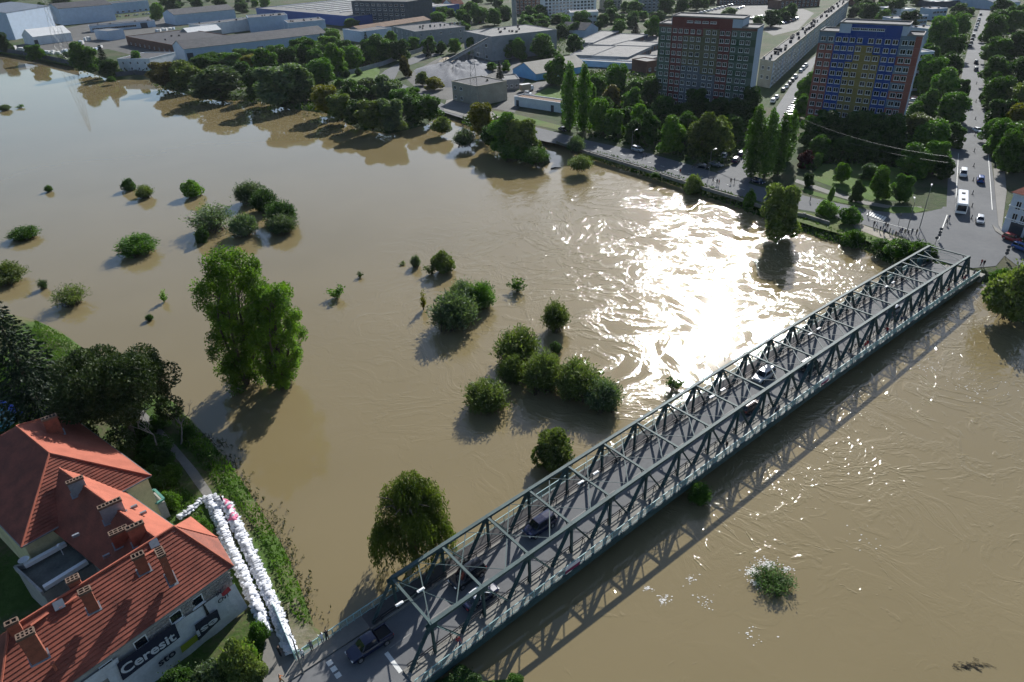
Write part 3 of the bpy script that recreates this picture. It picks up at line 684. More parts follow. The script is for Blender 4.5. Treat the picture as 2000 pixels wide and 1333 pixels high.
for k in range(6):
    r0, r1 = .6*k/6, .6*(k+1)/6
    for j in range(12):
        a0, a1 = j*math.pi/6, (j+1)*math.pi/6
        dish.poly([c+Vector((r*math.cos(a), r*math.sin(a), .9+r*r*.5)) for r, a in ((r0, a0), (r1, a0), (r1, a1), (r0, a1))] if k else [c+Vector((r*math.cos(a), r*math.sin(a), .9+r*r*.5)) for r, a in ((0, 0), (r1, a0), (r1, a1))])
dish.tube([c, c+Vector((0, 0, .9))], .05, 6)
tag(dish.build('satellite_dish', M_WHITEP, None, False, tuple(c)), 'round white satellite dish on the flat annex roof', 'satellite dish')
c = at(124, 1084, 6.6); mb = MB(); mb.tube([c, c+Vector((0, 0, 1.5))], .05, 6); mb.tube([c+Vector((0, 0, 1.5)), c+Vector((0, 0, 1.75))], [.22, .16], 8)
tag(mb.build('roof_vent_pipe', M_WHITEP, None, False, tuple(c)), 'thin vent pipe with pale cap on the flat annex roof', 'vent pipe')
# swimming pool and rolled cover at the picture's edge
pq = [at(x, y, 1.62) for x, y in ((-30, 800), (36, 812), (26, 838), (-40, 850))]
po = thing('garden_pool', 'teal garden pool with blue rim half cut by the picture edge', 'pool', tuple(pq[0]))
mb = MB(); mb.prism(ccw([tuple(p.xy) for p in pq]), 1.5, 2.3); mb.build('pool_water', glassmat('pool_water', (.02, .10, .11), .05), po)
mb = MB()
for i in range(4): mb.tube([pq[i]+Vector((0, 0, .7)), pq[(i+1) % 4]+Vector((0, 0, .7))], .28, 8)
mb.build('pool_rim', mat('pale_blue_pvc', (.10, .32, .42), .4, .15), po)
mb = MB(); pts = [at(x, y, 2.6) for x, y in ((-20, 786), (5, 790), (20, 796), (34, 803), (48, 812))]
mb.tube(pts, [.55, .6, .55, .6, .4], 10); q0 = pts[2]
tag(mb.build('rolled_pool_cover', mat('royal_blue_foil', (.015, .06, .45), .3, .25), None, True, tuple(q0)), 'rolled royal blue cover lying along the garden pool', 'pool cover')
# ------------------------------------------------------------------ vegetation
def leaf_mesh(name, C, D, size, aspect, m, up=None):
    """leaf-shaped quads: C centres (n,3), D long axes (n,3), size (n,), one mesh"""
    n = len(C); D = D/np.maximum(np.linalg.norm(D, axis=1, keepdims=True), 1e-6)
    R = RNG.normal(size=(n, 3)); W = np.cross(D, R); W /= np.maximum(np.linalg.norm(W, axis=1, keepdims=True), 1e-6)
    s = np.asarray(size)[:, None]; a = D*s*.5; b = W*s*.5*aspect
    V = np.stack([C-a, C+b-a*.15, C+a, C-b-a*.15], 1).reshape(-1, 3).astype(np.float32)
    me = bpy.data.meshes.new(name); me.vertices.add(4*n); me.vertices.foreach_set('co', V.ravel())
    me.loops.add(4*n); me.loops.foreach_set('vertex_index', np.arange(4*n, dtype=np.int32))
    me.polygons.add(n); me.polygons.foreach_set('loop_start', np.arange(0, 4*n, 4, dtype=np.int32))
    me.materials.append(m); me.update(calc_edges=True); return me
def sph(n):
    v = RNG.normal(size=(n, 3)); return v/np.linalg.norm(v, axis=1, keepdims=True)
def lobes_crown(lobes, n, leaf, shell=(.72, 1.05), droop=.0, jitter=.35):
    L = np.array(lobes, float); wgt = (L[:, 3]*L[:, 4])**1.0; k = RNG.choice(len(L), n, p=wgt/wgt.sum())
    u = sph(n); r = RNG.uniform(shell[0], shell[1], n)**.8
    inner = RNG.random(n) < .12; r[inner] *= RNG.random(inner.sum())
    # clumping: pull leaves toward a limited number of twig tips
    tips = sph(len(L)*14).reshape(len(L), 14, 3); t = tips[k, RNG.integers(0, 14, n)]; u = u*.62+t*.62; u /= np.linalg.norm(u, axis=1, keepdims=True)
    C = L[k, :3]+u*r[:, None]*np.stack([L[k, 3], L[k, 3], L[k, 4]], 1)
    D = u*.6+RNG.normal(size=(n, 3))*jitter*1.6+np.array([0, 0, -droop])
    return C, D, leaf*RNG.uniform(.65, 1.3, n)
def limb_tree(h, r0, limbs, bend=.04, n=6):
    mb = MB(); pts = [Vector((random.uniform(-bend, bend)*h*k/5, random.uniform(-bend, bend)*h*k/5, h*k/5-.3*(k == 0)*1)) for k in range(6)]
    mb.tube(pts, [r0*(1-.15*k) for k in range(6)], 7)
    for (z, L, az, el, r) in limbs:
        p = pts[0].lerp(pts[-1], z); q = [p]
        for j in range(1, 4): q.append(p+Vector((math.cos(az)*math.cos(el), math.sin(az)*math.cos(el), math.sin(el)))*L*j/3+Vector((random.uniform(-1, 1), random.uniform(-1, 1), random.uniform(-.3, 1)))*L*.08)
        mb.tube(q, [r, r*.75, r*.5, r*.2], 5)
    return mb
M_BARK = mat('grey_brown_bark', (.075, .060, .045), .9, .4, 1.5, 8); M_DEAD = mat('bleached_dead_wood', (.20, .185, .165), .85, .3, 2, 8)
LEAF = {'dark': leafmat('dark_leaves', (.046, .092, .028)), 'mid': leafmat('mid_green_leaves', (.074, .150, .032)), 'light': leafmat('fresh_green_leaves', (.108, .205, .036)),
        'yellow': leafmat('yellowing_leaves', (.170, .165, .034), .45), 'blue': leafmat('silvery_willow_leaves', (.105, .150, .085)), 'olive': leafmat('olive_willow_leaves', (.125, .165, .056)),
        'brown': leafmat('browning_leaves', (.105, .092, .040)), 'purple': leafmat('purple_leaves', (.07, .022, .032)), 'needle': leafmat('spruce_needles', (.022, .042, .022), .35, .08)}
PROTO = {}
def proto(kind, crown, trunk, w, h): PROTO.setdefault(kind, []).append((crown, trunk, w, h))
limbs6 = lambda: [(random.uniform(.45, .9), random.uniform(2.2, 4.2), a*1.05+random.random(), random.uniform(.3, .9), .12) for a in range(6)]
for v in range(4):                                   # spreading broadleaf trees, 12 m high, 10 m wide
    random.seed(100+v); lb = [(0, 0, 5.5, 3.0, 4.9)]
    for k in range(19):
        a = k*2.4+random.random(); rr = random.uniform(1.7, 3.5); z = random.uniform(.9, 10.4); rr *= 1-.55*max(0, (z-7)/4)
        s = random.uniform(1.15, 2.0); lb.append((rr*math.cos(a), rr*math.sin(a), z, s, s*random.uniform(.75, 1.1)))
    C, D, S_ = lobes_crown(lb, 8500, .66)
    proto('broad', leaf_mesh('broad_crown', C, D, S_, .62, LEAF['mid']), limb_tree(5, .26, limbs6()).mesh('broad_trunk', M_BARK, smooth=True), 9.6, 11.8)
for v in range(2):                                   # columnar poplars, 22 m high, 5 m wide
    random.seed(140+v); lb = []
    for k in range(30):
        z = 1.6+k*.66; r = 1.9*math.sin(min(1, (z+2)/9)*1.57)*(1-max(0, (z-13)/9.5)**1.5); a = k*2.4
        lb.append((.55*r*math.cos(a), .55*r*math.sin(a), z, .72*r+.25, 1.7))
    C, D, S_ = lobes_crown(lb, 8000, .55, droop=-.9)
    proto('poplar', leaf_mesh('poplar_crown', C, D, S_, .55, LEAF['mid']), limb_tree(17, .35, []).mesh('poplar_trunk', M_BARK), 4.6, 22.5)
for v in range(2):                                   # spruces, 12 m high, 5 m wide
    random.seed(160+v); Cs, Ds, Ss = [], [], []
    for t in range(17):
        z = 1+t*.64; R = 2.7*(1-(z-1)/11.2)+.12; nb = 11 if t < 10 else 7
        for b in range(nb):
            a = 2*math.pi*(b+.5*(t % 2))/nb+random.uniform(-.2, .2); m_ = 30; f = RNG.random(m_)**.7
            Lr = R*random.uniform(.8, 1.12); x = f*Lr; zz = z-.35*x+.10*x*x/Lr
            sd = RNG.normal(size=m_)*.16*(1.2-f); Cs.append(np.stack([x*math.cos(a)-sd*math.sin(a), x*math.sin(a)+sd*math.cos(a), zz+RNG.normal(size=m_)*.07], 1))
            Ds.append(np.tile([math.cos(a), math.sin(a), -.25], (m_, 1))+RNG.normal(size=(m_, 3))*.5); Ss.append(RNG.uniform(.3, .62, m_))
    proto('spruce', leaf_mesh('spruce_crown', np.concatenate(Cs), np.concatenate(Ds), np.concatenate(Ss), .5, LEAF['needle']), limb_tree(11.5, .2, []).mesh('spruce_trunk', M_BARK), 5.4, 12.2)
def shrub_arrays(nst, spread, per, leafs, w=4.0, h=3.6, curve=.25):
    Cs, Ds, Ss, stems = [], [], [], []
    for k in range(nst):
        a = random.random()*6.283; t = math.sqrt(random.random()); R = w/2*t*random.uniform(.8, 1.05); H = h*math.sqrt(max(.08, 1-.74*t*t))*random.uniform(.55, 1.15)
        b = Vector((random.uniform(-.5, .5)*spread, random.uniform(-.5, .5)*spread, -.3))
        q = [b.lerp(Vector((R*math.cos(a), R*math.sin(a), H)), f)+Vector((0, 0, curve*math.sin(f*3.14)*H*.3)) for f in (0, .35, .7, 1)]; stems.append(q)
        f = RNG.uniform(.22, 1.04, per)**.8; i = np.clip((f*3).astype(int), 0, 2); g = f*3-i; Q = np.array([tuple(p) for p in q])
        P = Q[i]+(Q[i+1]-Q[i])*g[:, None]; T = Q[i+1]-Q[i]; T /= np.linalg.norm(T, axis=1, keepdims=True)
        Cs.append(P+RNG.normal(size=(per, 3))*.17*(.5+f[:, None])); Ds.append(T*.9+RNG.normal(size=(per, 3))*.5); Ss.append(RNG.uniform(.6, 1.3, per)*leafs)
    return np.concatenate(Cs), np.concatenate(Ds), np.concatenate(Ss), stems
def stem_mesh(stems, name, r=.028):
    mb = MB()
    for q in stems: mb.tube(q, [r*1.3, r, r*.7, r*.3], 4, cap=False)
    return mb.mesh(name, M_BARK)
for v in range(3):                                   # willow shrubs, 4 m wide, 3.6 m high
    random.seed(200+v); C, D, S_, st = shrub_arrays(210, 2.5, 40, .42, curve=.4); k = C[:, 2] > -.05
    proto('willow', leaf_mesh('willow_foliage', C[k], D[k], S_[k], .24, LEAF['blue']), stem_mesh(st[:70], 'willow_stems'), 4.1, 3.8)
for v in range(2):                                   # thin half-drowned shrubs
    random.seed(230+v); C, D, S_, st = shrub_arrays(80, 2.2, 38, .30); k = C[:, 2] > .2
    proto('thin', leaf_mesh('thin_foliage', C[k], D[k], S_[k], .34, LEAF['olive']), stem_mesh(st, 'thin_stems'), 4.1, 3.8)
for v in range(2):                                   # leafy round shrubs
    random.seed(250+v); lb = [(0, 0, 1.6, 1.5, 1.6)]+[(1.15*math.cos(a*1.26+v), 1.15*math.sin(a*1.26+v), random.uniform(.6, 1.9), random.uniform(.6, .9), random.uniform(.7, 1.1)) for a in range(5)]+[(random.uniform(-.5, .5), random.uniform(-.5, .5), 2.7, .7, .8)]
    C, D, S_ = lobes_crown(lb, 4200, .30); C[:, 2] = np.abs(C[:, 2]); C2, D2, S2, st = shrub_arrays(30, 1, 20, .3, 3.6, 3.4)
    C, D, S_ = np.concatenate([C, C2]), np.concatenate([D, D2]), np.concatenate([S_, S2]); k = C[:, 2] > -.05
    proto('round', leaf_mesh('round_foliage', C[k], D[k], S_[k], .55, LEAF['light']), stem_mesh(st, 'round_stems'), 3.9, 3.6)
for v in range(2):                                   # saplings and twigs sticking out of the flood
    random.seed(270+v); C, D, S_, st = shrub_arrays(11, .4, 34, .42, 2.2, 3.0); k = C[:, 2] > .1
    proto('sapling', leaf_mesh('sapling_foliage', C[k], D[k], S_[k], .5, LEAF['light']), stem_mesh(st, 'sapling_stems'), 2.2, 3.0)
random.seed(31)
_cnt = {}
def lean_fix(x, yb, ytop, z):
    """foot of an upright thing whose middle stands at column x of the picture"""
    P = at(x, yb, z)
    for _ in range(3):
        h = height_to(P, ytop); dx = x-pix((P.x, P.y, P.z+h*.5))[0]; P = at(pix(P)[0]+dx, yb, z)
    return P
def plant(kind, x, yb, wpx, ytop, leaf, label, group, name, cat, z=None, wmin=.35):
    z = GZ if z is None else z
    P = lean_fix(x, yb, ytop, z); lst = PROTO[kind]; i = _cnt.get(kind, 0); _cnt[kind] = i+1; cr, tr, w0, h0 = lst[i % len(lst)]
    wd = wpx*mpp(P); shr = kind in ('willow', 'thin', 'round', 'sapling')
    f = Vector((P.x, P.y, 0)).normalized(); P = P+f*wd*(.36 if shr else .20)      # yb is where the near rim meets the ground
    h = max(.5, height_to(P, ytop)*(.84 if kind == 'willow' else .94 if shr else .96)); wd *= 1.06
    r = thing(name, label, cat, tuple(P), group, random.random()*6.283); r.scale = (wd/w0, wd/w0, h/h0)
    a = put('stems' if shr else 'trunk', tr, r); b = put('foliage' if shr else 'crown', cr, r)
    if cr.materials[0] != LEAF[leaf]:
        b.material_slots[0].link = 'OBJECT'; b.material_slots[0].material = LEAF[leaf]
    return r
ADJ = {'dark': 'dark green', 'mid': 'green', 'light': 'bright green', 'yellow': 'yellowing', 'blue': 'silvery green', 'olive': 'olive green', 'brown': 'browning', 'purple': 'purple-leaved', 'needle': 'dark'}
NOUN = {'broad': ('broadleaf_tree', 'broadleaf tree', 'tree'), 'poplar': ('poplar_tree', 'columnar poplar', 'tree'), 'spruce': ('spruce_tree', 'spruce', 'tree'), 'willow': ('willow_shrub', 'willow shrub', 'shrub'),
        'thin': ('sparse_shrub', 'sparse shrub', 'shrub'), 'round': ('leafy_shrub', 'leafy shrub', 'shrub'), 'sapling': ('sapling', 'twiggy sapling', 'sapling')}
BIN = {'b': 'broad', 'p': 'poplar', 's': 'spruce', 'w': 'willow', 't': 'thin', 'r': 'round', 'a': 'sapling'}
LIN = {'d': 'dark', 'm': 'mid', 'l': 'light', 'y': 'yellow', 'u': 'blue', 'o': 'olive', 'n': 'brown', 'p': 'purple', 's': 'needle'}
def cluster(place, group, rows, z=None):
    rows = sorted(rows, key=lambda r: r[1]); tot = {}
    for r in rows: tot[r[0]] = tot.get(r[0], 0)+1
    seen = {}
    for c, x, yb, wp, yt in rows:
        kd, lf = BIN[c[0]], LIN[c[1]]; nm, noun, cat = NOUN[kd]; k = seen.get(c, 0); seen[c] = k+1
        lab = f'{ADJ[lf]} {noun} {place}' + ('' if tot[c] == 1 else f', {ordinal(k)} such from left')
        plant(kd, x, yb, wp, yt, lf, lab, group, nm, cat, z)
T = []
# shrubs standing in the flood
cluster('in the flood water', 'shrubs standing in the flood', [
    ('wu', 9, 217, 22, 203), ('am', 39, 212, 16, 204), ('wd', 94, 376, 15, 361), ('rd', 250, 374, 28, 347), ('wo', 281, 389, 34, 359), ('rl', 374, 388, 42, 350), ('wm', 46, 471, 58, 442), ('wm', 268, 503, 76, 455),
    ('wu', 486, 402, 60, 350), ('wd', 515, 418, 52, 364), ('tu', 412, 460, 94, 400), ('wu', 474, 466, 56, 412), ('wd', 548, 446, 62, 386), ('wu', 549, 462, 60, 416), ('rd', 393, 476, 28, 442),
    ('wo', 6, 560, 76, 512), ('td', 82, 567, 22, 545), ('to', 135, 602, 70, 556), ('al', 318, 592, 15, 567), ('wd', 291, 628, 15, 613),
    ('ao', 786, 519, 14, 511), ('wu', 811, 524, 20, 497), ('ro', 866, 538, 48, 488), ('ao', 842, 540, 26, 508), ('al', 1010, 574, 38, 542), ('wo', 1085, 652, 52, 582), ('wu', 884, 652, 96, 562), ('wu', 905, 606, 56, 541),
    ('wm', 940, 608, 54, 545), ('ay', 826, 607, 15, 569), ('al', 657, 587, 32, 555), ('ad', 703, 544, 14, 531),
    ('wo', 1012, 728, 92, 636), ('wo', 1062, 775, 84, 680), ('wo', 1128, 790, 96, 698), ('wu', 1178, 812, 76, 736), ('wo', 950, 812, 90, 738), ('rd', 1086, 692, 26, 667), ('ro', 1082, 925, 84, 836), ('wo', 1000, 755, 60, 690),
    ('bo', 1526, 476, 84, 346), ('rm', 1464, 414, 24, 366), ('ro', 1355, 382, 38, 336), ('rm', 1666, 486, 44, 444), ('ad', 1316, 768, 34, 734), ('wm', 1366, 992, 46, 942)], z=0)
plant('thin', 1508, 1164, 84, 1122, 'mid', 'dark willow shrub combed by the current downstream of the bridge with white glitter flecks around', None, 'willow_shrub', 'shrub', 0)
# far bank, left part
cluster('by the factory fence at the far left', 'trees by the factory fence', [('bd', 4, 104, 34, 62), ('bm', 67, 120, 38, 84), ('bm', 163, 142, 58, 80), ('sd'.replace('d', 's'), 201, 146, 30, 82), ('bd', 214, 150, 40, 112), ('rm', 217, 161, 18, 148), ('bm', 268, 138, 28, 98), ('rd', 132, 112, 22, 100)])
cluster('on the flooded far bank below the warehouses', 'trees along the far bank', [
    ('bn', 318, 172, 64, 116), ('bo', 358, 174, 70, 118), ('bu', 425, 194, 112, 128), ('bm', 396, 140, 52, 104), ('bm', 446, 134, 60, 100), ('by', 488, 132, 40, 104), ('bd', 470, 165, 60, 120), ('bu', 548, 206, 120, 118),
    ('bu', 590, 200, 70, 130), ('bd', 500, 190, 50, 130)])
cluster('in the thicket behind the far bank', 'thicket behind the far bank', [
    ('bm', 520, 150, 60, 92), ('bd', 560, 140, 56, 90), ('bm', 600, 128, 56, 76), ('bl', 640, 112, 50, 66), ('bm', 628, 168, 62, 112), ('bl', 655, 150, 50, 82), ('bm', 690, 138, 48, 88), ('bd', 672, 120, 40, 74), ('ss', 716, 112, 20, 58), ('ss', 628, 96, 18, 62),
    ('bm', 744, 122, 58, 66), ('bd', 780, 122, 42, 72), ('bm', 710, 128, 40, 96), ('rd', 677, 152, 14, 134), ('rd', 700, 148, 15, 132), ('bm', 580, 112, 40, 72), ('bm', 540, 118, 44, 84), ('bl', 470, 118, 40, 94), ('bm', 410, 122, 36, 100), ('bm', 500, 124, 40, 92), ('bd', 606, 160, 40, 120), ('rm', 662, 172, 22, 152)])
cluster('on the wooded spur of the far bank', 'trees on the wooded spur', [
    ('by', 636, 226, 66, 164), ('bm', 690, 212, 60, 156), ('bo', 664, 238, 60, 178), ('bd', 700, 246, 60, 190), ('bo', 724, 256, 66, 190), ('bu', 762, 256, 62, 186), ('bu', 756, 204, 64, 146), ('bm', 800, 214, 62, 168), ('bm', 836, 238, 58, 180), ('bd', 805, 236, 50, 186), ('bu', 716, 196, 60, 152), ('bm', 780, 222, 50, 172),
    ('ro', 862, 262, 42, 226), ('wu', 906, 288, 42, 250), ('ro', 784, 256, 30, 236)])
cluster('on the little promontory', 'trees on the promontory', [('by', 940, 268, 58, 198), ('bm', 985, 298, 66, 218), ('bo', 1020, 304, 74, 224), ('bd', 960, 292, 50, 240), ('wm', 1045, 324, 56, 284), ('wm', 1000, 316, 50, 280), ('wu', 1125, 300, 34, 262), ('wo', 1133, 336, 48, 300), ('rm', 1280, 348, 20, 336)])
cluster('round the gravel works', 'trees round the gravel works', [('by', 847, 178, 38, 148), ('bo', 824, 168, 28, 138), ('bn', 790, 152, 24, 108), ('ss', 976, 172, 24, 116), ('ss', 952, 196, 20, 150), ('bm', 838, 106, 32, 70), ('bl', 888, 106, 28, 72), ('bm', 926, 110, 38, 66), ('bd', 862, 106, 24, 80), ('bm', 992, 116, 34, 74), ('bm', 906, 72, 30, 40),
    ('ss', 836, 114, 14, 84), ('bd', 944, 112, 26, 72), ('bm', 1012, 118, 32, 72), ('bl', 988, 140, 20, 118), ('bm', 960, 140, 24, 120)])
cluster('among the factory blocks at the top', 'trees among the factory blocks', [('bl', 307, 40, 30, 4), ('bd', 335, 26, 36, -6), ('bd', 386, 20, 26, -4), ('bd', 430, 20, 30, -6), ('bd', 470, 26, 30, 4), ('bm', 686, 56, 34, 34), ('bm', 760, 42, 26, 10), ('bm', 779, 44, 26, 12), ('bm', 797, 44, 26, 4), ('bm', 855, 48, 36, 20), ('bm', 832, 12, 34, -2), ('bm', 932, 46, 32, 6), ('bd', 912, 52, 22, 24), ('bm', 880, 34, 26, 16),
    ('bd', 818, 40, 24, 24), ('bm', 12, 12, 40, -8), ('bm', 80, 16, 16, 4), ('bm', 120, 8, 40, -6), ('bm', 965, 50, 32, 12), ('bm', 985, 40, 28, 10)])
cluster('round the garages and flats', 'trees round the garages', [('bm', 1086, 168, 52, 108), ('bm', 1060, 118, 58, 64), ('bd', 1122, 108, 38, 62), ('bd', 1036, 52, 30, 10), ('bm', 1092, 46, 40, 24), ('ss', 1130, 50, 16, 24), ('bd', 1170, 58, 20, 38), ('bm', 1210, 68, 34, 36), ('ss', 1242, 70, 24, 40), ('bm', 1276, 72, 36, 30),
    ('bm', 1240, 30, 36, -2), ('bd', 1196, 28, 16, 8), ('bd', 1300, 32, 34, -8), ('bd', 1332, 28, 30, -8), ('bm', 1362, 20, 30, -8), ('bm', 1425, 38, 34, 12), ('bm', 1385, 42, 28, 26), ('bd', 1508, 54, 40, 16), ('bm', 1100, 70, 30, 46), ('bm', 1040, 84, 40, 50), ('bd', 1060, 64, 30, 34), ('bm', 1020, 76, 26, 46), ('bm', 1480, 50, 24, 30)])
# wood by the road and round the towers
cluster('before the red and green tower', 'wood before the towers', [
    ('bm', 1166, 192, 46, 140), ('bm', 1205, 196, 54, 122), ('bm', 1240, 198, 50, 150), ('bd', 1272, 206, 42, 146), ('bl', 1170, 264, 50, 190), ('bm', 1200, 268, 44, 206), ('bd', 1222, 250, 46, 206), ('bl', 1250, 266, 44, 196), ('bm', 1234, 222, 44, 170), ('bn', 1196, 212, 40, 164), ('bl', 1312, 302, 56, 226), ('bo', 1372, 308, 66, 218), ('bo', 1402, 308, 60, 220),
    ('bd', 1290, 256, 46, 184), ('bd', 1300, 236, 50, 186), ('bd', 1360, 232, 50, 166), ('bd', 1330, 242, 44, 198), ('bd', 1404, 242, 58, 190), ('bd', 1442, 252, 52, 186), ('bd', 1466, 232, 42, 166), ('bd', 1340, 284, 50, 216), ('bd', 1270, 282, 44, 214), ('bd', 1430, 280, 50, 220), ('bd', 1180, 232, 40, 184), ('bm', 1152, 210, 36, 160), ('bd', 1240, 280, 40, 230), ('bd', 1440, 200, 40, 150)])
cluster('along the riverside road', 'poplars along the riverside road', [('pm', 1113, 258, 30, 112), ('pm', 1141, 260, 28, 114), ('pm', 1476, 348, 36, 196), ('pm', 1503, 350, 34, 204), ('pm', 1528, 344, 30, 214), ('pm', 1546, 316, 22, 208)])
cluster('in the shade of the blue tower', 'trees shading the blue tower', [('bd', 1590, 292, 52, 218), ('bd', 1628, 296, 60, 216), ('bd', 1668, 296, 60, 214), ('bd', 1706, 290, 60, 214), ('bd', 1744, 296, 54, 220), ('bd', 1610, 262, 50, 212), ('bd', 1690, 262, 50, 214), ('bd', 1648, 316, 50, 262), ('bd', 1700, 318, 56, 258), ('bd', 1750, 322, 50, 268), ('bd', 1600, 316, 44, 262), ('bm', 1574, 208, 40, 140), ('bm', 1566, 232, 30, 180)])
cluster('in the little park by the junction', 'trees in the little park', [('bo', 1796, 264, 62, 218), ('bm', 1822, 306, 72, 232), ('bm', 1790, 346, 70, 278), ('bm', 1830, 344, 54, 268), ('bd', 1846, 350, 40, 304), ('bp', 1573, 330, 32, 292), ('bm', 1598, 330, 22, 298), ('bl', 1646, 360, 32, 314), ('bl', 1720, 392, 42, 322), ('bd', 1675, 396, 28, 352), ('bd', 1580, 366, 24, 336), ('rm', 1624, 396, 12, 362), ('bm', 1764, 398, 44, 336), ('bd', 1700, 352, 40, 318)])
cluster('lining the avenue', 'trees lining the avenue', [('bm', 1836, 112, 56, 26), ('bd', 1812, 150, 50, 80), ('bm', 1818, 186, 60, 100), ('bd', 1872, 52, 36, 18), ('bm', 1876, 84, 44, 24), ('bm', 1862, 120, 52, 62), ('bd', 1856, 158, 50, 96), ('bm', 1842, 206, 62, 132), ('bm', 1860, 240, 64, 178), ('bd', 1812, 236, 44, 172), ('bm', 1790, 240, 40, 196), ('bd', 1880, 200, 30, 150), ('bl', 1836, 96, 40, 56),
    ('bm', 1866, 290, 44, 238), ('bd', 1776, 60, 40, 16), ('bd', 1700, 40, 40, 4), ('bm', 1726, 46, 30, 16), ('bd', 1750, 30, 36, -8), ('bd', 1690, 20, 30, -4)])
cluster('in the wood beyond the avenue', 'wood beyond the avenue', [('bm', 1944, 84, 52, 26), ('bd', 1952, 60, 46, 14), ('bm', 1988, 62, 44, 14), ('bm', 1948, 126, 60, 68), ('bd', 1990, 124, 60, 60), ('bm', 1950, 172, 66, 108), ('bd', 1992, 176, 62, 104), ('bm', 1954, 218, 62, 146), ('bo', 1996, 226, 60, 150), ('bd', 1956, 258, 60, 186), ('by', 1994, 270, 60, 196), ('bm', 1962, 306, 66, 226), ('bd', 1992, 306, 56, 236), ('bm', 1970, 340, 56, 250), ('bd', 1938, 200, 36, 140), ('bm', 1940, 280, 40, 226), ('bd', 1958, 28, 40, -6), ('bd', 2010, 340, 50, 260)])
cluster('on the river wall', 'shrubs on the river wall', [('rl', 1616, 426, 44, 390), ('rm', 1662, 442, 44, 402), ('rm', 1756, 508, 56, 466), ('rm', 1790, 512, 60, 468), ('rm', 1722, 490, 40, 464), ('rl', 1812, 502, 40, 474)])
cluster('beyond the bridge end on the right', 'bushes beyond the bridge end', [('ro', 1978, 628, 96, 512), ('ro', 2010, 600, 70, 510), ('rm', 1958, 560, 40, 520)])
# more trees among the roofs at the top of the picture
random.seed(909)
def filler(place, group, n, x0, x1, y0, y1, avoid, seed, kinds=('bm', 'bd', 'bm', 'bl')):
    random.seed(seed); rows = []; tries = 0
    while len(rows) < n and tries < 900:
        tries += 1; x, y = random.uniform(x0, x1), random.uniform(y0, y1)
        if any(a <= x <= c and b <= y <= d for a, b, c, d in avoid) or any(abs(x-r[1]) < 12 and abs(y-r[2]) < 5 for r in rows): continue
        hp = random.uniform(20, 34)*(.75+y/180); rows.append((random.choice(kinds), x, y, hp*random.uniform(.85, 1.15), y-hp))
    cluster(place, group, rows)
filler('among the roofs at the top middle', 'trees among the upper roofs', 34, 800, 1260, -4, 48, [(690, -20, 806, 60), (1056, 20, 1170, 52), (1004, 0, 1060, 30), (1176, 0, 1216, 22), (1250, 0, 1292, 28), (860, 0, 910, 28)], 1)
filler('along the top left edge', 'trees along the top left edge', 20, 0, 520, -8, 16, [(120, 0, 300, 30), (0, 0, 112, 30)], 2)
filler('behind the two towers', 'trees behind the towers', 30, 1520, 1900, -6, 46, [(1550, -10, 1670, 60), (1735, 20, 1850, 62), (1895, -20, 1945, 60), (1814, 0, 1875, 18), (1755, 15, 1790, 34)], 3)
filler('on the upper right skyline', 'trees on the upper right', 16, 1945, 2010, -10, 60, [(1944, 0, 1992, 22)], 4)
filler('between garages and flats', 'trees between garages and flats', 16, 1020, 1290, 50, 76, [(1140, 55, 1290, 80)], 5)
filler('along the factory road', 'trees along the factory road', 16, 560, 850, 72, 132, [(700, 50, 845, 96), (735, 100, 870, 140), (500, 60, 640, 92)], 8)
filler('round the car park', 'trees round the car park', 12, 1290, 1400, -4, 24, [], 6, ('bd', 'bm', 'bd'))
# ------------------------------------------------------------------ large single trees
def fan_tree(h, w, nlead, n, leaf, seed, low=.10, lean=(0, 0)):
    """several leaders rising from the water, clothed in many small uneven clumps; the crown is fullest two thirds up"""
    random.seed(seed); lb = []; mb = MB(); prof = ((0, .50), (.18, .70), (.42, .88), (.62, 1.0), (.82, .84), (.94, .55), (1.0, .25))
    def rad(f):
        for (a, ra), (b, rb) in zip(prof, prof[1:]):
            if f <= b: return w/2*(ra+(rb-ra)*(f-a)/(b-a))
        return w*.1
    for k in range(nlead):
        a = k*6.283/nlead+random.uniform(-.4, .4); s = random.uniform(.3, .75) if k else 0
        pts = [Vector((rad(f)*s*f**.5*math.cos(a)+lean[0]*f, rad(f)*s*f**.5*math.sin(a)+lean[1]*f, h*(.93 if k == 0 else random.uniform(.8, .9))*f-.4)) for f in (0, .2, .4, .6, .8, 1)]
        mb.tube(pts, [.36, .30, .23, .17, .11, .04], 6)
    for j in range(120):
        f = low+(.97-low)*((j+random.random())/120)**.85; a = j*2.4+random.uniform(-.5, .5); r = rad(f)*random.uniform(.25, .92); s = w*random.uniform(.055, .115)
        q = Vector((lean[0]*f+r*math.cos(a), lean[1]*f+r*math.sin(a), max(s, h*f-s*.4))); lb.append((q.x, q.y, q.z, s, s*random.uniform(.9, 1.6)))
        mb.tube([(lean[0]*f*.9+r*.3*math.cos(a), lean[1]*f*.9+r*.3*math.sin(a), max(.2, q.z-.14*h)), q], [.07, .02], 4, cap=False)
    C, D, S_ = lobes_crown(lb, n, leaf, (.3, 1.2), droop=.1); k = C[:, 2] > .05
    return C[k], D[k], S_[k], mb
def big(name, label, x, yb, z, crown, trunk, leafm, rz=0.0, asp=.6):
    C, D, S_ = crown; P = at(x, yb, z); t = thing(name, label, 'tree', tuple(P), None, rz)
    put('crown', leaf_mesh(name+'_crown', C, D, S_, asp, leafm), t); put('trunk', trunk.mesh(name+'_trunk', M_BARK, smooth=True), t); return t
M_LP = leafmat('poplar_leaves', (.115, .205, .034), .5, .45, .35); M_LC = leafmat('horse_chestnut_leaves', (.036, .055, .022), .45, .22, .6); M_LW = leafmat('weeping_willow_leaves', (.085, .115, .024), .5, .35, .4)
P = at(482, 750, 0); h1 = height_to(P, 478); w1 = 150*mpp(P)
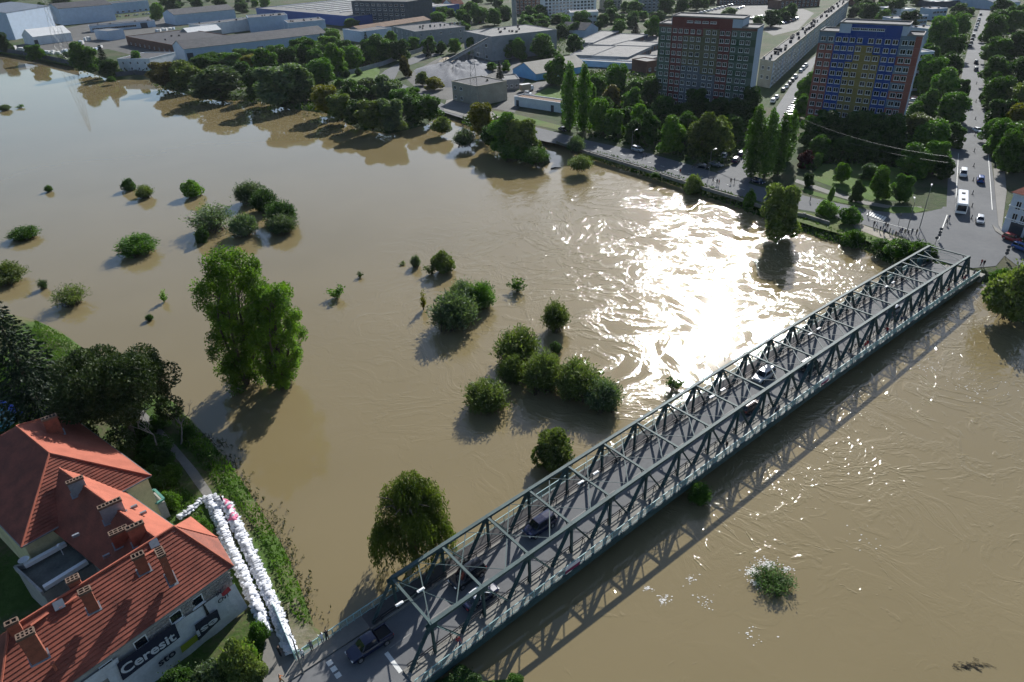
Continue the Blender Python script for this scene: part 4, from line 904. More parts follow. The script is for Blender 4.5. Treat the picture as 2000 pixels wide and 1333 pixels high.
C, D, S_, mb = fan_tree(h1*.97, w1, 8, 44000, .36, 401, .02, (2.6, 0)); big('flooded_poplar', 'tall bright green poplar standing in the flood, left of its neighbour', 482, 750, 0, (C, D, S_), mb, M_LP)
P = at(550, 756, 0); h2 = height_to(P, 546); w2 = 116*mpp(P)
C, D, S_, mb = fan_tree(h2*.97, w2, 7, 34000, .36, 402, .02, (2.0, 0)); big('flooded_poplar', 'lower bright green poplar standing in the flood, right of the taller one', 550, 756, 0, (C, D, S_), mb, M_LP)
# weeping willow beside the bridge
random.seed(410); P = at(812, 1092, .4); hw = height_to(P, 930); ww = 150*mpp(P); Cs, Ds, Ss = [], [], []; mb = MB()
mb.tube([(0, 0, -1), (.1, .2, hw*.3), (-.1, .1, hw*.55)], [.45, .38, .25], 8)
domes = [(.05, .05, 1.0, .26), (.22, .10, .86, .24), (-.16, .14, .84, .24), (-.28, -.14, .58, .22), (.12, -.22, .70, .24), (-.38, .0, .42, .16), (.34, -.05, .56, .18)]
for k in range(1000):
    cx, cy, hh, rr = domes[min(6, int(random.random()**1.2*7))]; a = random.random()*6.283; t = math.sqrt(random.random()); R0_ = ww*rr*t*random.uniform(.8, 1.1); zt = hw*hh*(.60+.40*math.sqrt(max(0, 1-t*t)))*random.uniform(.86, 1.05)
    L = (zt-.2)*random.uniform(.25, 1.0)*(.45+.55*t); m_ = max(8, int(L*6)); f = RNG.random(m_); bx, by = cx*ww+R0_*math.cos(a), cy*ww+R0_*math.sin(a); oa = math.atan2(by, bx)
    x = bx+RNG.normal(size=m_)*.12+math.cos(oa)*.5*np.sin(f*2); y = by+RNG.normal(size=m_)*.12+math.sin(oa)*.5*np.sin(f*2)
    Cs.append(np.stack([x, y, zt-f*L], 1)); Ds.append(np.tile([math.cos(oa)*.2, math.sin(oa)*.2, -1], (m_, 1))+RNG.normal(size=(m_, 3))*.28); Ss.append(RNG.uniform(.28, .6, m_))
for k in range(10):
    a = k*.63; mb.tube([(-.05, .1, hw*.42), (ww*.2*math.cos(a), ww*.2*math.sin(a), hw*.75), (ww*.36*math.cos(a), ww*.36*math.sin(a), hw*.78)], [.2, .1, .03], 5)
tops, Dt, St = lobes_crown([(cx*ww, cy*ww, hw*hh*.82, ww*rr*.8, hw*hh*.16) for cx, cy, hh, rr in domes], 6000, .42, droop=.8)
big('weeping_willow', 'weeping willow with hanging branches standing in the water against the bridge', 812, 1092, .4, (np.concatenate(Cs+[tops]), np.concatenate(Ds+[Dt]), np.concatenate(Ss+[St])), mb, M_LW, 0, .3)
# dark garden tree behind the corner house
random.seed(420); P = at(268, 872, 1.6); hc = height_to(P, 664); wc = 236*mpp(P); lb = []
for k in range(34):
    a = k*2.4; t = math.sqrt((k+.5)/34); R = wc*.38*t; z = hc*(.45+.42*math.sqrt(1-t*t*.9))*random.uniform(.72, 1.02); s = wc*random.uniform(.09, .14); lb.append((R*math.cos(a), R*math.sin(a), z, s, s*.85))
lb.append((0, 0, hc*.55, wc*.28, hc*.26)); lb += [(wc*.33*math.cos(a), wc*.33*math.sin(a), hc*.3, wc*.11, wc*.1) for a in (.3, 1.2, 2.2, 3.1, 4.0, 5.0)]
C, D, S_ = lobes_crown(lb, 60000, .38, (.6, 1.08))
mb = limb_tree(hc*.55, .55, [(random.uniform(.5, 1), wc*.36, a, random.uniform(.3, .8), .2) for a in np.arange(0, 6.2, .7)])
big('chestnut_tree', 'big dark broad-crowned tree overhanging the corner house roof', 268, 872, 1.6, (C, D, S_), mb, M_LC)
# tall spruce at the picture's left edge
random.seed(430); P = at(84, 812, 1.6); hs = height_to(P, 562); R0 = 108*mpp(P); Cs, Ds, Ss = [], [], []
nt_ = 30
for t in range(nt_):
    z = hs*.04+hs*.95*t/nt_; R = R0*(1-(z/hs))**.9+.2; nb = int(16-9*t/nt_)
    for b in range(nb):
        a = 6.283*(b+.37*t)/nb+random.uniform(-.15, .15); Lr = R*random.uniform(.78, 1.1); m_ = int(46*Lr/R0)+14; f = RNG.random(m_)**.65; x = f*Lr
        sd = RNG.normal(size=m_)*.30*(1.15-f); Cs.append(np.stack([x*math.cos(a)-sd*math.sin(a), x*math.sin(a)+sd*math.cos(a), z-.42*x+.06*x*x/max(Lr, .5)*2-RNG.random(m_)*.25], 1))
        Ds.append(np.tile([math.cos(a), math.sin(a), -.55], (m_, 1))+RNG.normal(size=(m_, 3))*.45); Ss.append(RNG.uniform(.4, .8, m_))
mb = MB(); mb.tube([(0, 0, -.3), (0, 0, hs*.5), (0, 0, hs*.98)], [.4, .24, .03], 8)
big('spruce_tree', 'tall dark spruce cut by the left picture edge', 84, 812, 1.6, (np.concatenate(Cs), np.concatenate(Ds), np.concatenate(Ss)), mb, LEAF['needle'], 0, .42)
# leafless branches
def bare_tree(name, label, x, yb, z, h, seed, spread, m=M_DEAD, az0=0.0, depth=4):
    random.seed(seed); P = at(x, yb, z); mb = MB()
    def grow(p, d, L, r, k):
        q = [p]
        for j in range(4):
            d = (d+Vector((random.uniform(-1, 1), random.uniform(-1, 1), random.uniform(-.5, .6)))*.20).normalized(); q.append(q[-1]+d*L/4)
        mb.tube(q, [r, r*.88, r*.76, r*.65, r*.5], 5, cap=False)
        if k <= 0: return
        for j in range(3 if k > 1 else 4):
            a = random.random()*6.283; e = Vector((math.cos(a), math.sin(a), random.uniform(-.1, .5)))
            grow(q[random.choice((2, 3, 4))], (d+e*spread).normalized(), L*random.uniform(.5, .75), r*.5, k-1)
    grow(Vector((0, 0, -.3)), Vector((math.cos(az0)*.35, math.sin(az0)*.35, 1)).normalized(), h*.5, .17, depth)
    t = thing(name, label, 'tree', tuple(P)); put('branches', mb.mesh(name, m, smooth=True), t); return t
bare_tree('bare_tree', 'leafless grey tree leaning over the footpath near the yellow wall', 318, 905, 1.6, 9.5, 5, .95, az0=2.6)
bare_tree('bare_tree', 'leafless grey limbs rising in front of the dark garden tree', 262, 878, 1.6, 17, 12, .75, az0=2.9)
bare_tree('bare_tree', 'thin leafless tree by the path to the water', 352, 868, 1.6, 7, 23, .8, az0=1.2, depth=3)
cluster('in the garden at the left edge', 'garden shrubs', [('rm', 40, 776, 92, 716), ('rd', 104, 772, 70, 716), ('rl', 74, 820, 56, 788), ('rm', 96, 800, 36, 778), ('rl', 36, 858, 40, 828), ('rd', 150, 800, 70, 740), ('rm', 10, 742, 60, 700), ('rd', 70, 760, 60, 700)], 1.6)
cluster('beside the footpath', 'shrubs beside the footpath', [('rd', 300, 906, 74, 850), ('rl', 332, 1000, 40, 958), ('rm', 336, 948, 40, 904), ('rd', 306, 956, 50, 908), ('rm', 398, 1050, 34, 1014), ('rd', 272, 872, 60, 822), ('rm', 384, 1036, 26, 1010), ('rd', 322, 918, 40, 880), ('rm', 310, 842, 40, 806), ('rm', 366, 858, 30, 832)], 1.6)
cluster('below the banner facade', 'bushes below the banner facade', [('ro', 468, 1346, 76, 1250), ('rm', 506, 1262, 40, 1212), ('ru', 410, 1372, 80, 1300), ('rl', 480, 1312, 46, 1256), ('rd', 446, 1350, 50, 1296), ('rd', 350, 1372, 70, 1306), ('ro', 500, 1340, 50, 1296)], 1.6)
cluster('below the near end of the bridge', 'bushes below the bridge', [('rd', 905, 1372, 80, 1326), ('rm', 1006, 1358, 40, 1324)], .3)
# ------------------------------------------------------------------ grass and undergrowth
def inside(px, poly):
    x, y = px; r = False; j = len(poly)-1
    for i in range(len(poly)):
        if (poly[i][1] > y) != (poly[j][1] > y) and x < (poly[j][0]-poly[i][0])*(y-poly[i][1])/(poly[j][1]-poly[i][1])+poly[i][0]: r = not r
        j = i
    return r
def scatter(polys, dens, z):
    out = []
    for poly in polys:
        W = [tuple(at(x, y, z))[:2] for x, y in poly]; xs = [p[0] for p in W]; ys = [p[1] for p in W]
        area = abs(sum(W[i][0]*W[i-1][1]-W[i-1][0]*W[i][1] for i in range(len(W))))/2; n = int(area*dens); k = 0; tries = 0
        while k < n and tries < n*6:
            tries += 1; q = (random.uniform(min(xs), max(xs)), random.uniform(min(ys), max(ys)))
            if inside(q, W): out.append((q[0], q[1], z)); k += 1
    return np.array(out)
random.seed(77)
bankp = [[(430, 884), (450, 905), (503, 985), (557, 1076), (588, 1152), (606, 1215), (590, 1224), (572, 1200), (545, 1130), (508, 1050), (462, 982), (425, 958), (392, 910), (352, 862), (338, 806), (346, 796), (398, 852)]]
G = scatter(bankp, 42, 1.5); G[:, 2] = 1.5+RNG.random(len(G))*.35; n = len(G)
D = np.stack([RNG.normal(size=n)*.55, RNG.normal(size=n)*.55, np.ones(n)], 1)
me = leaf_mesh('bank_grass', G, D, RNG.uniform(.25, .75, n), .35, leafmat('long_grass', (.075, .150, .024), .5, .3, .25, 0.0))
o = put('bank_grass', me); tag(o, 'long green grass on the near bank above the flood', 'grass', None, 'stuff')
G = scatter([[(70, 628), (120, 652), (175, 694), (160, 720), (90, 700), (60, 660)], [(200, 950), (330, 930), (400, 985), (392, 1040), (360, 1000), (300, 960)], [(490, 1230), (520, 1240), (512, 1300), (470, 1333), (430, 1333)]], 22, 1.5); n = len(G); G[:, 2] = 1.5+RNG.random(n)*.3
D = np.stack([RNG.normal(size=n)*.6, RNG.normal(size=n)*.6, np.ones(n)], 1)
tag(put('garden_grass', leaf_mesh('garden_grass', G, D, RNG.uniform(.25, .65, n), .4, leafmat('garden_grass_blades', (.07, .135, .025), .5, .3, .25, 0.0))), 'rough green grass in the near gardens', 'grass', None, 'stuff')
# weeds along the flooded edge of the near bank
pts = []
for i in range(8, 13):
    a, b = Vector(at(*NEAR_SHORE[i], 0)), Vector(at(*NEAR_SHORE[i+1], 0)); L = (b-a).length
    for k in range(int(L*9)):
        c = a.lerp(b, random.random())+Vector((random.gauss(.2, .9), random.gauss(0, .9), 0)); h = random.uniform(.2, .8)
        for j in range(5): pts.append((c.x+random.gauss(0, .12), c.y+random.gauss(0, .12), random.uniform(.02, h)))
G = np.array(pts); n = len(G); D = np.stack([RNG.normal(size=n)*.7, RNG.normal(size=n)*.7, np.ones(n)], 1)
tag(put('drowned_weeds', leaf_mesh('drowned_weeds', G, D, RNG.uniform(.2, .5, n), .35, leafmat('drowned_weed_leaves', (.07, .075, .03), .4, .2, .6, 0.0))), 'drowned weeds fringing the flooded edge of the near bank', 'weeds', None, 'stuff')
# undergrowth under the far trees
und = [[(0, 100), (150, 130), (290, 150), (330, 172), (300, 130), (150, 112)], [(300, 172), (420, 194), (560, 210), (640, 222), (700, 250), (760, 258), (830, 242), (860, 222), (850, 196), (735, 172), (655, 168), (640, 150), (720, 132), (780, 118), (700, 92), (600, 100), (480, 122), (400, 120), (310, 128)],
       [(1150, 268), (1260, 292), (1330, 312), (1400, 330), (1460, 290), (1480, 240), (1460, 214), (1300, 200), (1280, 150), (1160, 140), (1100, 180), (1096, 240)], [(1560, 330), (1590, 340), (1600, 322), (1760, 328), (1850, 350), (1850, 240), (1770, 230), (1580, 226)],
       [(930, 216), (900, 238), (960, 284), (1050, 322), (1064, 300), (1040, 262)], [(1944, 40), (1930, 100), (1926, 180), (1932, 260), (1945, 330), (2040, 350), (2040, 40)], [(1790, 60), (1900, 60), (1880, 120), (1862, 200), (1856, 270), (1800, 230)], [(1000, 60), (1110, 60), (1100, 110), (1010, 110)]]
G = np.concatenate([scatter([u], d, GZ) for u, d in zip(und, (.5, .45, 1.0, 1.0, 1.6, .5, .5, .35))]); n = len(G); G[:, 2] += RNG.random(n)**2*2.2
tag(put('undergrowth', leaf_mesh('undergrowth', G, RNG.normal(size=(n, 3))+np.array([0, 0, .6]), RNG.uniform(.7, 1.7, n), .7, leafmat('undergrowth_leaves', (.048, .082, .022), .5, .3, .12, 0.0))), 'low green undergrowth beneath the trees of the far bank', 'undergrowth', None, 'stuff')
pts = []
for i in range(24, 34):
    a, b = Vector(at(*FAR_SHORE[i], 0)), Vector(at(*FAR_SHORE[i+1], 0)); L = (b-a).length; d = (b-a).normalized(); nn = Vector((-d.y, d.x, 0))
    for k in range(int(L*30)):
        u = random.random(); c = a.lerp(b, random.random())+nn*(u*5-1.0); pts.append((c.x, c.y, max(.05, u*1.4)+random.random()*.5))
G = np.array(pts); n = len(G)
tag(put('river_wall_weeds', leaf_mesh('river_wall_weeds', G, RNG.normal(size=(n, 3))*.8+np.array([0, 0, .8]), RNG.uniform(.35, .9, n), .55, leafmat('river_wall_weed_leaves', (.07, .125, .026), .5, .3, .2, 0.0))), 'green weeds on the sloping far embankment by the road', 'weeds', None, 'stuff')
# ------------------------------------------------------------------ buildings of the far bank
def M_(name, col, **k): return mat(name, col, **dict(dict(spec=.15, rough=.85), **k))
W_BLUE = M_('pale_blue_cladding', (.36, .44, .54), rough=.6, var=.12); W_WHITE = M_('off_white_wall', (.60, .62, .64), rough=.7, var=.15); W_NAVY = M_('deep_blue_cladding', (.035, .08, .26), rough=.5, var=.15)
W_GREY = M_('grey_wall', (.24, .25, .26), var=.2); W_DKGREY = M_('dark_concrete_wall', (.075, .085, .10), var=.25); W_BRICK = M_('old_brick_wall', (.14, .075, .055), var=.3); W_BEIGE = M_('beige_render', (.33, .30, .24), var=.2)
W_SKY = M_('sky_blue_cladding', (.16, .36, .58), var=.12)
R_GREY = M_('grey_felt_roof', (.088, .088, .09), var=.3); R_DARK = M_('dark_felt_roof', (.055, .055, .06), var=.3); R_WHITE = M_('white_sheet_roof', (.62, .62, .60), var=.1); R_CREAM = M_('cream_sheet_roof', (.34, .315, .26), var=.15)
R_RED = M_('far_red_tiles', (.24, .075, .05), var=.25); R_BROWN = M_('rusty_sheet_roof', (.16, .10, .065), var=.3); R_PALE = M_('pale_grey_roof', (.17, .168, .16), var=.3); R_BLUE = M_('slate_blue_roof', (.10, .125, .16), var=.2)
M_FRAME = M_('white_window_frame', (.70, .70, .70), var=.06); M_DOOR = M_('dark_steel_door', (.06, .065, .075), var=.2)
def win_mesh(w, h, panes=2):
    """window: projecting frame, panes and sill; local x along the wall, z up, -y outward"""
    mb = MB(); f = .09
    for x in (-w/2+f/2, w/2-f/2): mb.box((x, -.03, 0), (f, .10, h), 0)
    for z in (-h/2+f/2, h/2-f/2): mb.box((0, -.03, z), (w-2*f, .10, f), 0)
    for k in range(1, panes): mb.box((-w/2+w*k/panes, -.025, 0), (f*.9, .09, h-2*f), 0)
    mb.box((0, -.12, -h/2-.05), (w+.2, .24, .07), 0); mb.box((0, .0, 0), (w-.1, .04, h-.1), 1)
    return mb.mesh('window', [M_FRAME, M_PANE])
_wm = {}
def window(parent, P, dx, w, h, panes=2, name='window'):
    k = (round(w, 2), round(h, 2), panes)
    if k not in _wm: _wm[k] = win_mesh(w, h, panes)
    o = put(name, _wm[k], parent, P-Vector(parent.location), (0, 0, math.atan2(dx.y, dx.x))); return o
def bldg(name, label, cat, a, b, ytop, depth, wall, roof, style='flat', rise=None, wins=None, side=None, doors=(), group=None, dv=None, h=None, skylights=0, over=.3, units=0):
    """a, b: picture corners of the wall that faces us, where it meets the ground"""
    A0, B0 = at(*a, GZ), at(*b, GZ); h = h or height_to(A0, ytop); d = (B0-A0); L = d.length; d.normalize(); n = Vector((d.y, -d.x, 0))
    if n.y > 0: n = -n
    dp = -n*depth if dv is None else dv; C0, D0 = B0+dp, A0+dp
    t = thing(name, label, cat, tuple(A0), group); z1 = GZ+h
    Z = lambda p, z: Vector((p.x, p.y, z)); up = Vector((0, 0, 1)); sides = [(A0, B0), (B0, C0), (C0, D0), (D0, A0)]
    rise = rise if rise is not None else (0 if style == 'flat' else min(depth, L)*.22)
    for k, (p, q) in enumerate(sides):
        mb = MB(); top = [Z(q, z1), Z(p, z1)]
        if (style == 'gableL' and k in (1, 3)) or (style == 'gableD' and k in (0, 2)): top.insert(1, Z((p+q)/2, z1+rise-.06))
        mb.poly([Z(p, 0), Z(q, 0)]+top); mb.build('wall', wall, t)
    mb = MB(); o1, o2 = d*over, dp.normalized()*over
    def slab(q, th=.18, mi=0):
        nn = (q[1]-q[0]).cross(q[2]-q[0]).normalized(); nn = nn if nn.z > 0 else -nn
        mb.add([p+nn*th for p in q]+list(q), [(0, 1, 2, 3), (7, 6, 5, 4), (0, 4, 5, 1), (1, 5, 6, 2), (2, 6, 7, 3), (3, 7, 4, 0)], mi)
    E = [Z(A0-o1-o2, z1), Z(B0+o1-o2, z1), Z(C0+o1+o2, z1), Z(D0-o1+o2, z1)]
    if style == 'flat':
        slab([Z(A0, z1-.05), Z(B0, z1-.05), Z(C0, z1-.05), Z(D0, z1-.05)], .1); rf = mb.build('roof', roof, t)
        for p, q in sides:
            mb = MB(); mb.beam(Z(p, z1+.2), Z(q, z1+.2), .3, .4); mb.build('parapet', wall, t)
    elif style == 'gableL':
        r0, r1 = (E[0]+E[3])/2+up*rise, (E[1]+E[2])/2+up*rise; slab([E[0], E[1], r1, r0]); slab([E[2], E[3], r0, r1]); rf = mb.build('roof', roof, t)
    elif style == 'gableD':
        r0, r1 = (E[0]+E[1])/2+up*rise, (E[2]+E[3])/2+up*rise; slab([E[1], E[2], r1, r0]); slab([E[3], E[0], r0, r1]); rf = mb.build('roof', roof, t)
    elif style == 'hip':
        k = min(depth, L)*.5/L; r0 = (E[0]+E[3])/2+(E[1]-E[0])*k+up*rise; r1 = (E[1]+E[2])/2-(E[1]-E[0])*k+up*rise
        for q in ([E[0], E[1], r1, r0], [E[2], E[3], r0, r1], [E[1], E[2], r1, r1], [E[3], E[0], r0, r0]):
            mb.poly(q if q[2] != q[3] else q[:3])
        rf = mb.build('roof', roof, t)
    for k in range(skylights):
        c = A0+d*L*(k+.5)/skylights+dp*.5; zz = z1+.1+(rise*.0 if style != 'flat' else .12); mb = MB(); mb.box(Z(c, zz+.25), (min(2.5, L/skylights*.3), dp.length*.7, .5), 0, d, dp.normalized()); mb.build('skylight', R_WHITE, rf)
    for k in range(units):
        c = A0+d*L*random.uniform(.06, .94)+dp*random.uniform(.15, .85); mb = MB(); s = random.uniform(.7, 1.4); mb.box(Z(c, z1+.5), (s, s*.8, .9), 0, d, -n); mb.box(Z(c, z1+1.0), (s+.2, s+.1, .1), 0, d, -n); mb.build('roof_vent', R_DARK, rf)
    if wins:
        rows, cols, ww, wh = wins[:4]; u0, u1, zb, dz = wins[4] if len(wins) > 4 else (.04, .96, 1.7, (h-.6)/rows)
        for r in range(rows):
            for c in range(cols):
                P = A0+d*L*(u0+(u1-u0)*(c+.5)/cols)+n*.02; P.z = GZ+zb+dz*r; window(t, P, d, ww, wh)
    if side:                                          # windows of the flank on the right
        rows, cols, ww, wh, zb, dz = side; d2 = dp.normalized(); n2 = d
        for r in range(rows):
            for c in range(cols):
                P = B0+dp*(c+.5)/cols+n2*.02; P.z = GZ+zb+dz*r; window(t, P, d2, ww, wh)
    for u, w, hh in doors:
        mb = MB(); c = A0+d*L*u+n*.03; mb.box(Z(c, GZ+hh/2), (w, .12, hh), 0, d, -n); mb.build('door', M_DOOR, t)
    return t
random.seed(55)
B = bldg; FG = 'industrial buildings on the far bank'
B('warehouse', 'tall pale blue warehouse with ribbed walls at the far left corner', 'warehouse', (31, 78), (112, 60), 26, 70, W_BLUE, R_BLUE, 'gableL', 5, group=FG)
B('tent_hall', 'white-roofed storage hall in front of the tall pale warehouse', 'hall', (70, 89), (143, 80), 73, 24, W_WHITE, R_WHITE, 'gableL', group=FG, doors=((.04, 3, 4),))
B('warehouse', 'long pale blue warehouse with striped dark roof behind the pylon', 'warehouse', (124, 50), (228, 40), 18, 55, W_BLUE, R_DARK, 'gableL', 4, group=FG, skylights=6)
B('office_building', 'long low office with one row of dark windows in the factory yard', 'office', (178, 64), (305, 53), 52, 14, W_BLUE, R_DARK, 'flat', group=FG, wins=(1, 12, 3.2, 1.8, (.03, .7, 2.6, 3)), doors=((.82, 6, 4.5),), units=4)
B('warehouse', 'grey-blue works hall behind the factory car park', 'warehouse', (222, 28), (294, 21), 8, 30, W_BLUE, R_DARK, 'flat', group=FG, wins=(1, 6, 3, 1.5))
B('open_shed', 'small open-fronted shed with white roof in the yard', 'shed', (216, 80), (246, 76), 62, 24, W_BLUE, R_PALE, 'flat', group=FG)
B('old_depot', 'old brick depot with wide dark roof beside the grass strip', 'depot', (250, 88), (342, 107), 72, 50, W_BRICK, R_DARK, 'flat', group=FG, wins=(1, 9, 2, 1.6), units=3)
B('tent_hall', 'small white-roofed hall behind the brick depot', 'hall', (372, 80), (435, 72), 66, 16, W_GREY, R_WHITE, 'gableL', group=FG)
B('warehouse', 'very long pale blue warehouse standing above the bank trees', 'warehouse', (366, 124), (642, 90), 97, 30, W_BLUE, R_GREY, 'gableL', 4, group=FG, doors=((.03, 4, 6), (.5, 4, 5)), units=2)
B('warehouse', 'shallow-gabled pale hall right of the bright willow', 'warehouse', (345, 50), (462, 38), 30, 36, W_BLUE, R_GREY, 'gableL', 4, group=FG)
B('workshop', 'pale workshop with flat roof tucked between the gabled halls', 'workshop', (396, 72), (502, 58), 50, 20, W_WHITE, R_GREY, 'flat', group=FG, units=3)
B('workshop', 'grey block workshop behind the very long warehouse', 'workshop', (490, 64), (566, 58), 36, 28, W_BLUE, R_GREY, 'flat', group=FG, units=6)
B('workshop', 'grey flat workshop right of the grey block workshop', 'workshop', (566, 66), (638, 60), 46, 30, W_BLUE, R_GREY, 'flat', group=FG, units=6)
B('flood_edge_house', 'white flat-roofed house standing at the edge of the flood', 'house', (236, 140), (298, 140), 116, 26, W_WHITE, R_GREY, 'flat', group=FG, wins=(2, 4, 1.2, 1.4))
B('factory_hall', 'broad deep blue factory hall with rows of white skylights', 'factory', (503, 34), (694, 54), 17, 120, W_NAVY, R_PALE, 'flat', group=FG, skylights=9)
B('office_block', 'dark tall concrete office block at the top', 'office block', (692, 48), (800, 52), 3, 34, W_DKGREY, R_DARK, 'flat', group=FG, wins=(5, 9, 3.6, 1.7))
B('brick_store', 'long low store with rusty brown roof', 'store', (706, 78), (842, 56), 60, 16, W_GREY, R_BROWN, 'gableL', 2.5, group=FG, wins=(1, 8, 1.6, 1.4))
B('grey_annex', 'windowless grey annex at the end of the rusty-roofed store', 'annex', (672, 78), (708, 84), 58, 26, W_BLUE, R_GREY, 'flat', group=FG)
B('three_storey_house', 'three-storey grey-brown building with rows of small windows', 'building', (772, 82), (814, 94), 53, 38, W_GREY, R_GREY, 'flat', group=FG, wins=(3, 4, 1.4, 1.7), side=(3, 5, 1.4, 1.7, 3, 5), units=4)
B('blue_store', 'small bright blue store with pale roof', 'store', (806, 34), (842, 30), 17, 22, W_NAVY, R_PALE, 'gableL', group=FG)
B('red_roof_house', 'red-roofed house behind the bright blue store', 'house', (862, 26), (884, 24), 12, 14, W_WHITE, R_RED, 'gableD', 5); B('red_roof_house', 'smaller red-roofed house right of the other red roof', 'house', (886, 22), (906, 20), 10, 14, W_BEIGE, R_RED, 'gableL', 5)
B('gravel_works', 'gravel works building with white columns and roof vents', 'works', (908, 106), (962, 120), 62, 46, W_GREY, R_PALE, 'flat', group=FG, wins=(2, 3, 3, 2), units=10)
B('unfinished_house', 'two-storey unfinished house stacked with dark boards on its roof', 'house', (885, 196), (933, 208), 160, 17, W_BEIGE, R_GREY, 'flat', wins=(2, 2, 1.8, 1.5, (.0, .5, 1.8, 4.2)))
B('blue_gable_shed', 'sky blue gabled shed with cream roof', 'shed', (1002, 148), (1047, 158), 136, 34, W_SKY, R_CREAM, 'gableD', 4.5)
B('low_store', 'low grey-roofed store beside the dark spruce', 'store', (984, 176), (1015, 174), 158, 14, W_GREY, R_PALE, 'flat', wins=(1, 3, 1.2, 1.4))
B('white_shed', 'long low white shed with rusty roof and two dark doors by the road', 'shed', (1005, 207), (1096, 221), 190, 6, W_WHITE, R_BROWN, 'flat', doors=((.07, 1.6, 2.6), (.82, 1.6, 2.6)))
for (a, b, yt, dp, lb) in (((1158, 94), (1208, 70), 85, 13, 'back row of flat-roofed garages by the trees'), ((1204, 98), (1265, 76), 90, 20, 'widest row of flat-roofed garages'), ((1170, 120), (1204, 100), 110, 18, 'short row of garages nearest the white wall'), ((1226, 126), (1272, 104), 113, 22, 'front row of flat-roofed garages with red doors'), ((1258, 104), (1292, 94), 94, 24, 'row of garages partly hidden by the red and green tower'), ((1254, 132), (1290, 120), 122, 16, 'garage row just left of the red and green tower')):
    t = B('garage_row', lb, 'garage', a, b, yt, dp, W_GREY, R_PALE, 'flat', group='rows of garages')
    A0, B0 = at(*a, GZ), at(*b, GZ); d = (B0-A0).normalized(); n = Vector((d.y, -d.x, 0)); n = n if n.y < 0 else -n; k = max(4, int((B0-A0).length/3.4))
    for i in range(k):
        c = A0+(B0-A0)*(i+.5)/k+n*.04; mb = MB(); mb.box((c.x, c.y, GZ+1.2), (2.6, .1, 2.2), 0, d, -n); mb.build('garage_door', [W_BRICK, W_DKGREY, M_DOOR, R_BROWN][i % 4], t)
B('long_white_wall', 'long pale lean-to closing the garage yard', 'lean-to', (1110, 128), (1240, 136), 118, 6, W_BLUE, R_PALE, 'flat'); B('red_hut', 'small red brick hut beside the tower', 'hut', (1262, 144), (1287, 140), 122, 12, W_BRICK, R_PALE, 'flat', wins=(1, 2, 1.4, 1.6))
B('apartment_slab', 'pale apartment block at the top left of the garages', 'apartment block', (1060, 38), (1164, 32), -8, 12, W_WHITE, R_PALE, 'flat', wins=(7, 14, 2.2, 1.7)); B('low_annex', 'pale two-storey annex in front of the pale apartment block', 'annex', (1114, 50), (1168, 48), 26, 20, W_WHITE, R_PALE, 'flat', wins=(2, 6, 2.6, 1.8))
B('apartment_slab', 'narrow beige apartment block right of the pale one', 'apartment block', (1178, 20), (1214, 18), -12, 14, W_BEIGE, R_PALE, 'flat', wins=(6, 4, 2.2, 1.7)); B('apartment_slab', 'grey apartment block right of the beige one', 'apartment block', (1254, 26), (1290, 24), -12, 14, W_GREY, R_PALE, 'flat', wins=(6, 4, 2.2, 1.7)); B('apartment_slab', 'dark apartment block behind the chimney mast', 'apartment block', (1006, 28), (1056, 26), -12, 14, W_BRICK, R_DARK, 'flat', wins=(6, 6, 2.2, 1.7))
B('gabled_store', 'grey gabled store behind the garages', 'store', (1142, 74), (1168, 68), 60, 22, W_BLUE, R_GREY, 'gableD', 4)
B('brick_block', 'long dark red brick block at the top edge', 'building', (1400, 10), (1518, 8), -6, 20, W_BRICK, R_DARK, 'flat', wins=(3, 16, 2, 1.8)); B('brick_block', 'dark red brick building behind the grey slab', 'building', (1672, 12), (1708, 10), -8, 20, W_BRICK, R_RED, 'gableL', 4); B('brick_block', 'dark red brick building left of the grey slab', 'building', (1520, 18), (1600, 12), 2, 16, W_BRICK, R_DARK, 'flat', wins=(2, 9, 2, 1.8))
for a, b, yt, lb in (((1781, 178), (1806, 176), 104, 'nearest pale stepped apartment block beside the blue tower'), ((1802, 102), (1832, 98), 58, 'second pale stepped apartment block behind the blue tower'), ((1740, 60), (1778, 58), 38, 'pale stepped apartment block left of the other stepped blocks'), ((1781, 50), (1809, 48), 33, 'small pale stepped apartment block between two others'), ((1817, 40), (1846, 38), 19, 'farthest pale stepped apartment block')):
    t = B('stepped_block', lb, 'apartment block', a, b, yt, 13, W_BLUE, R_PALE, 'flat', wins=(max(2, int((a[1]-yt)/12)), 4, 2.4, 1.6), group='stepped apartment blocks', units=3)
    mbx = MB(); A0, B0 = at(*a, GZ), at(*b, GZ); hh = height_to(A0, yt)
B('market_hall', 'dark hall with three white roof panels near the top', 'hall', (1816, 16), (1872, 14), 5, 26, W_DKGREY, R_WHITE, 'flat', skylights=3); B('white_roof_store', 'low store with bright white roof behind the stepped blocks', 'store', (1758, 32), (1786, 30), 20, 26, W_WHITE, R_WHITE, 'flat'); B('grey_works', 'blue-grey works roof right of the avenue', 'works', (1944, 20), (1990, 16), 8, 60, W_BLUE, R_BLUE, 'gableL', 6)
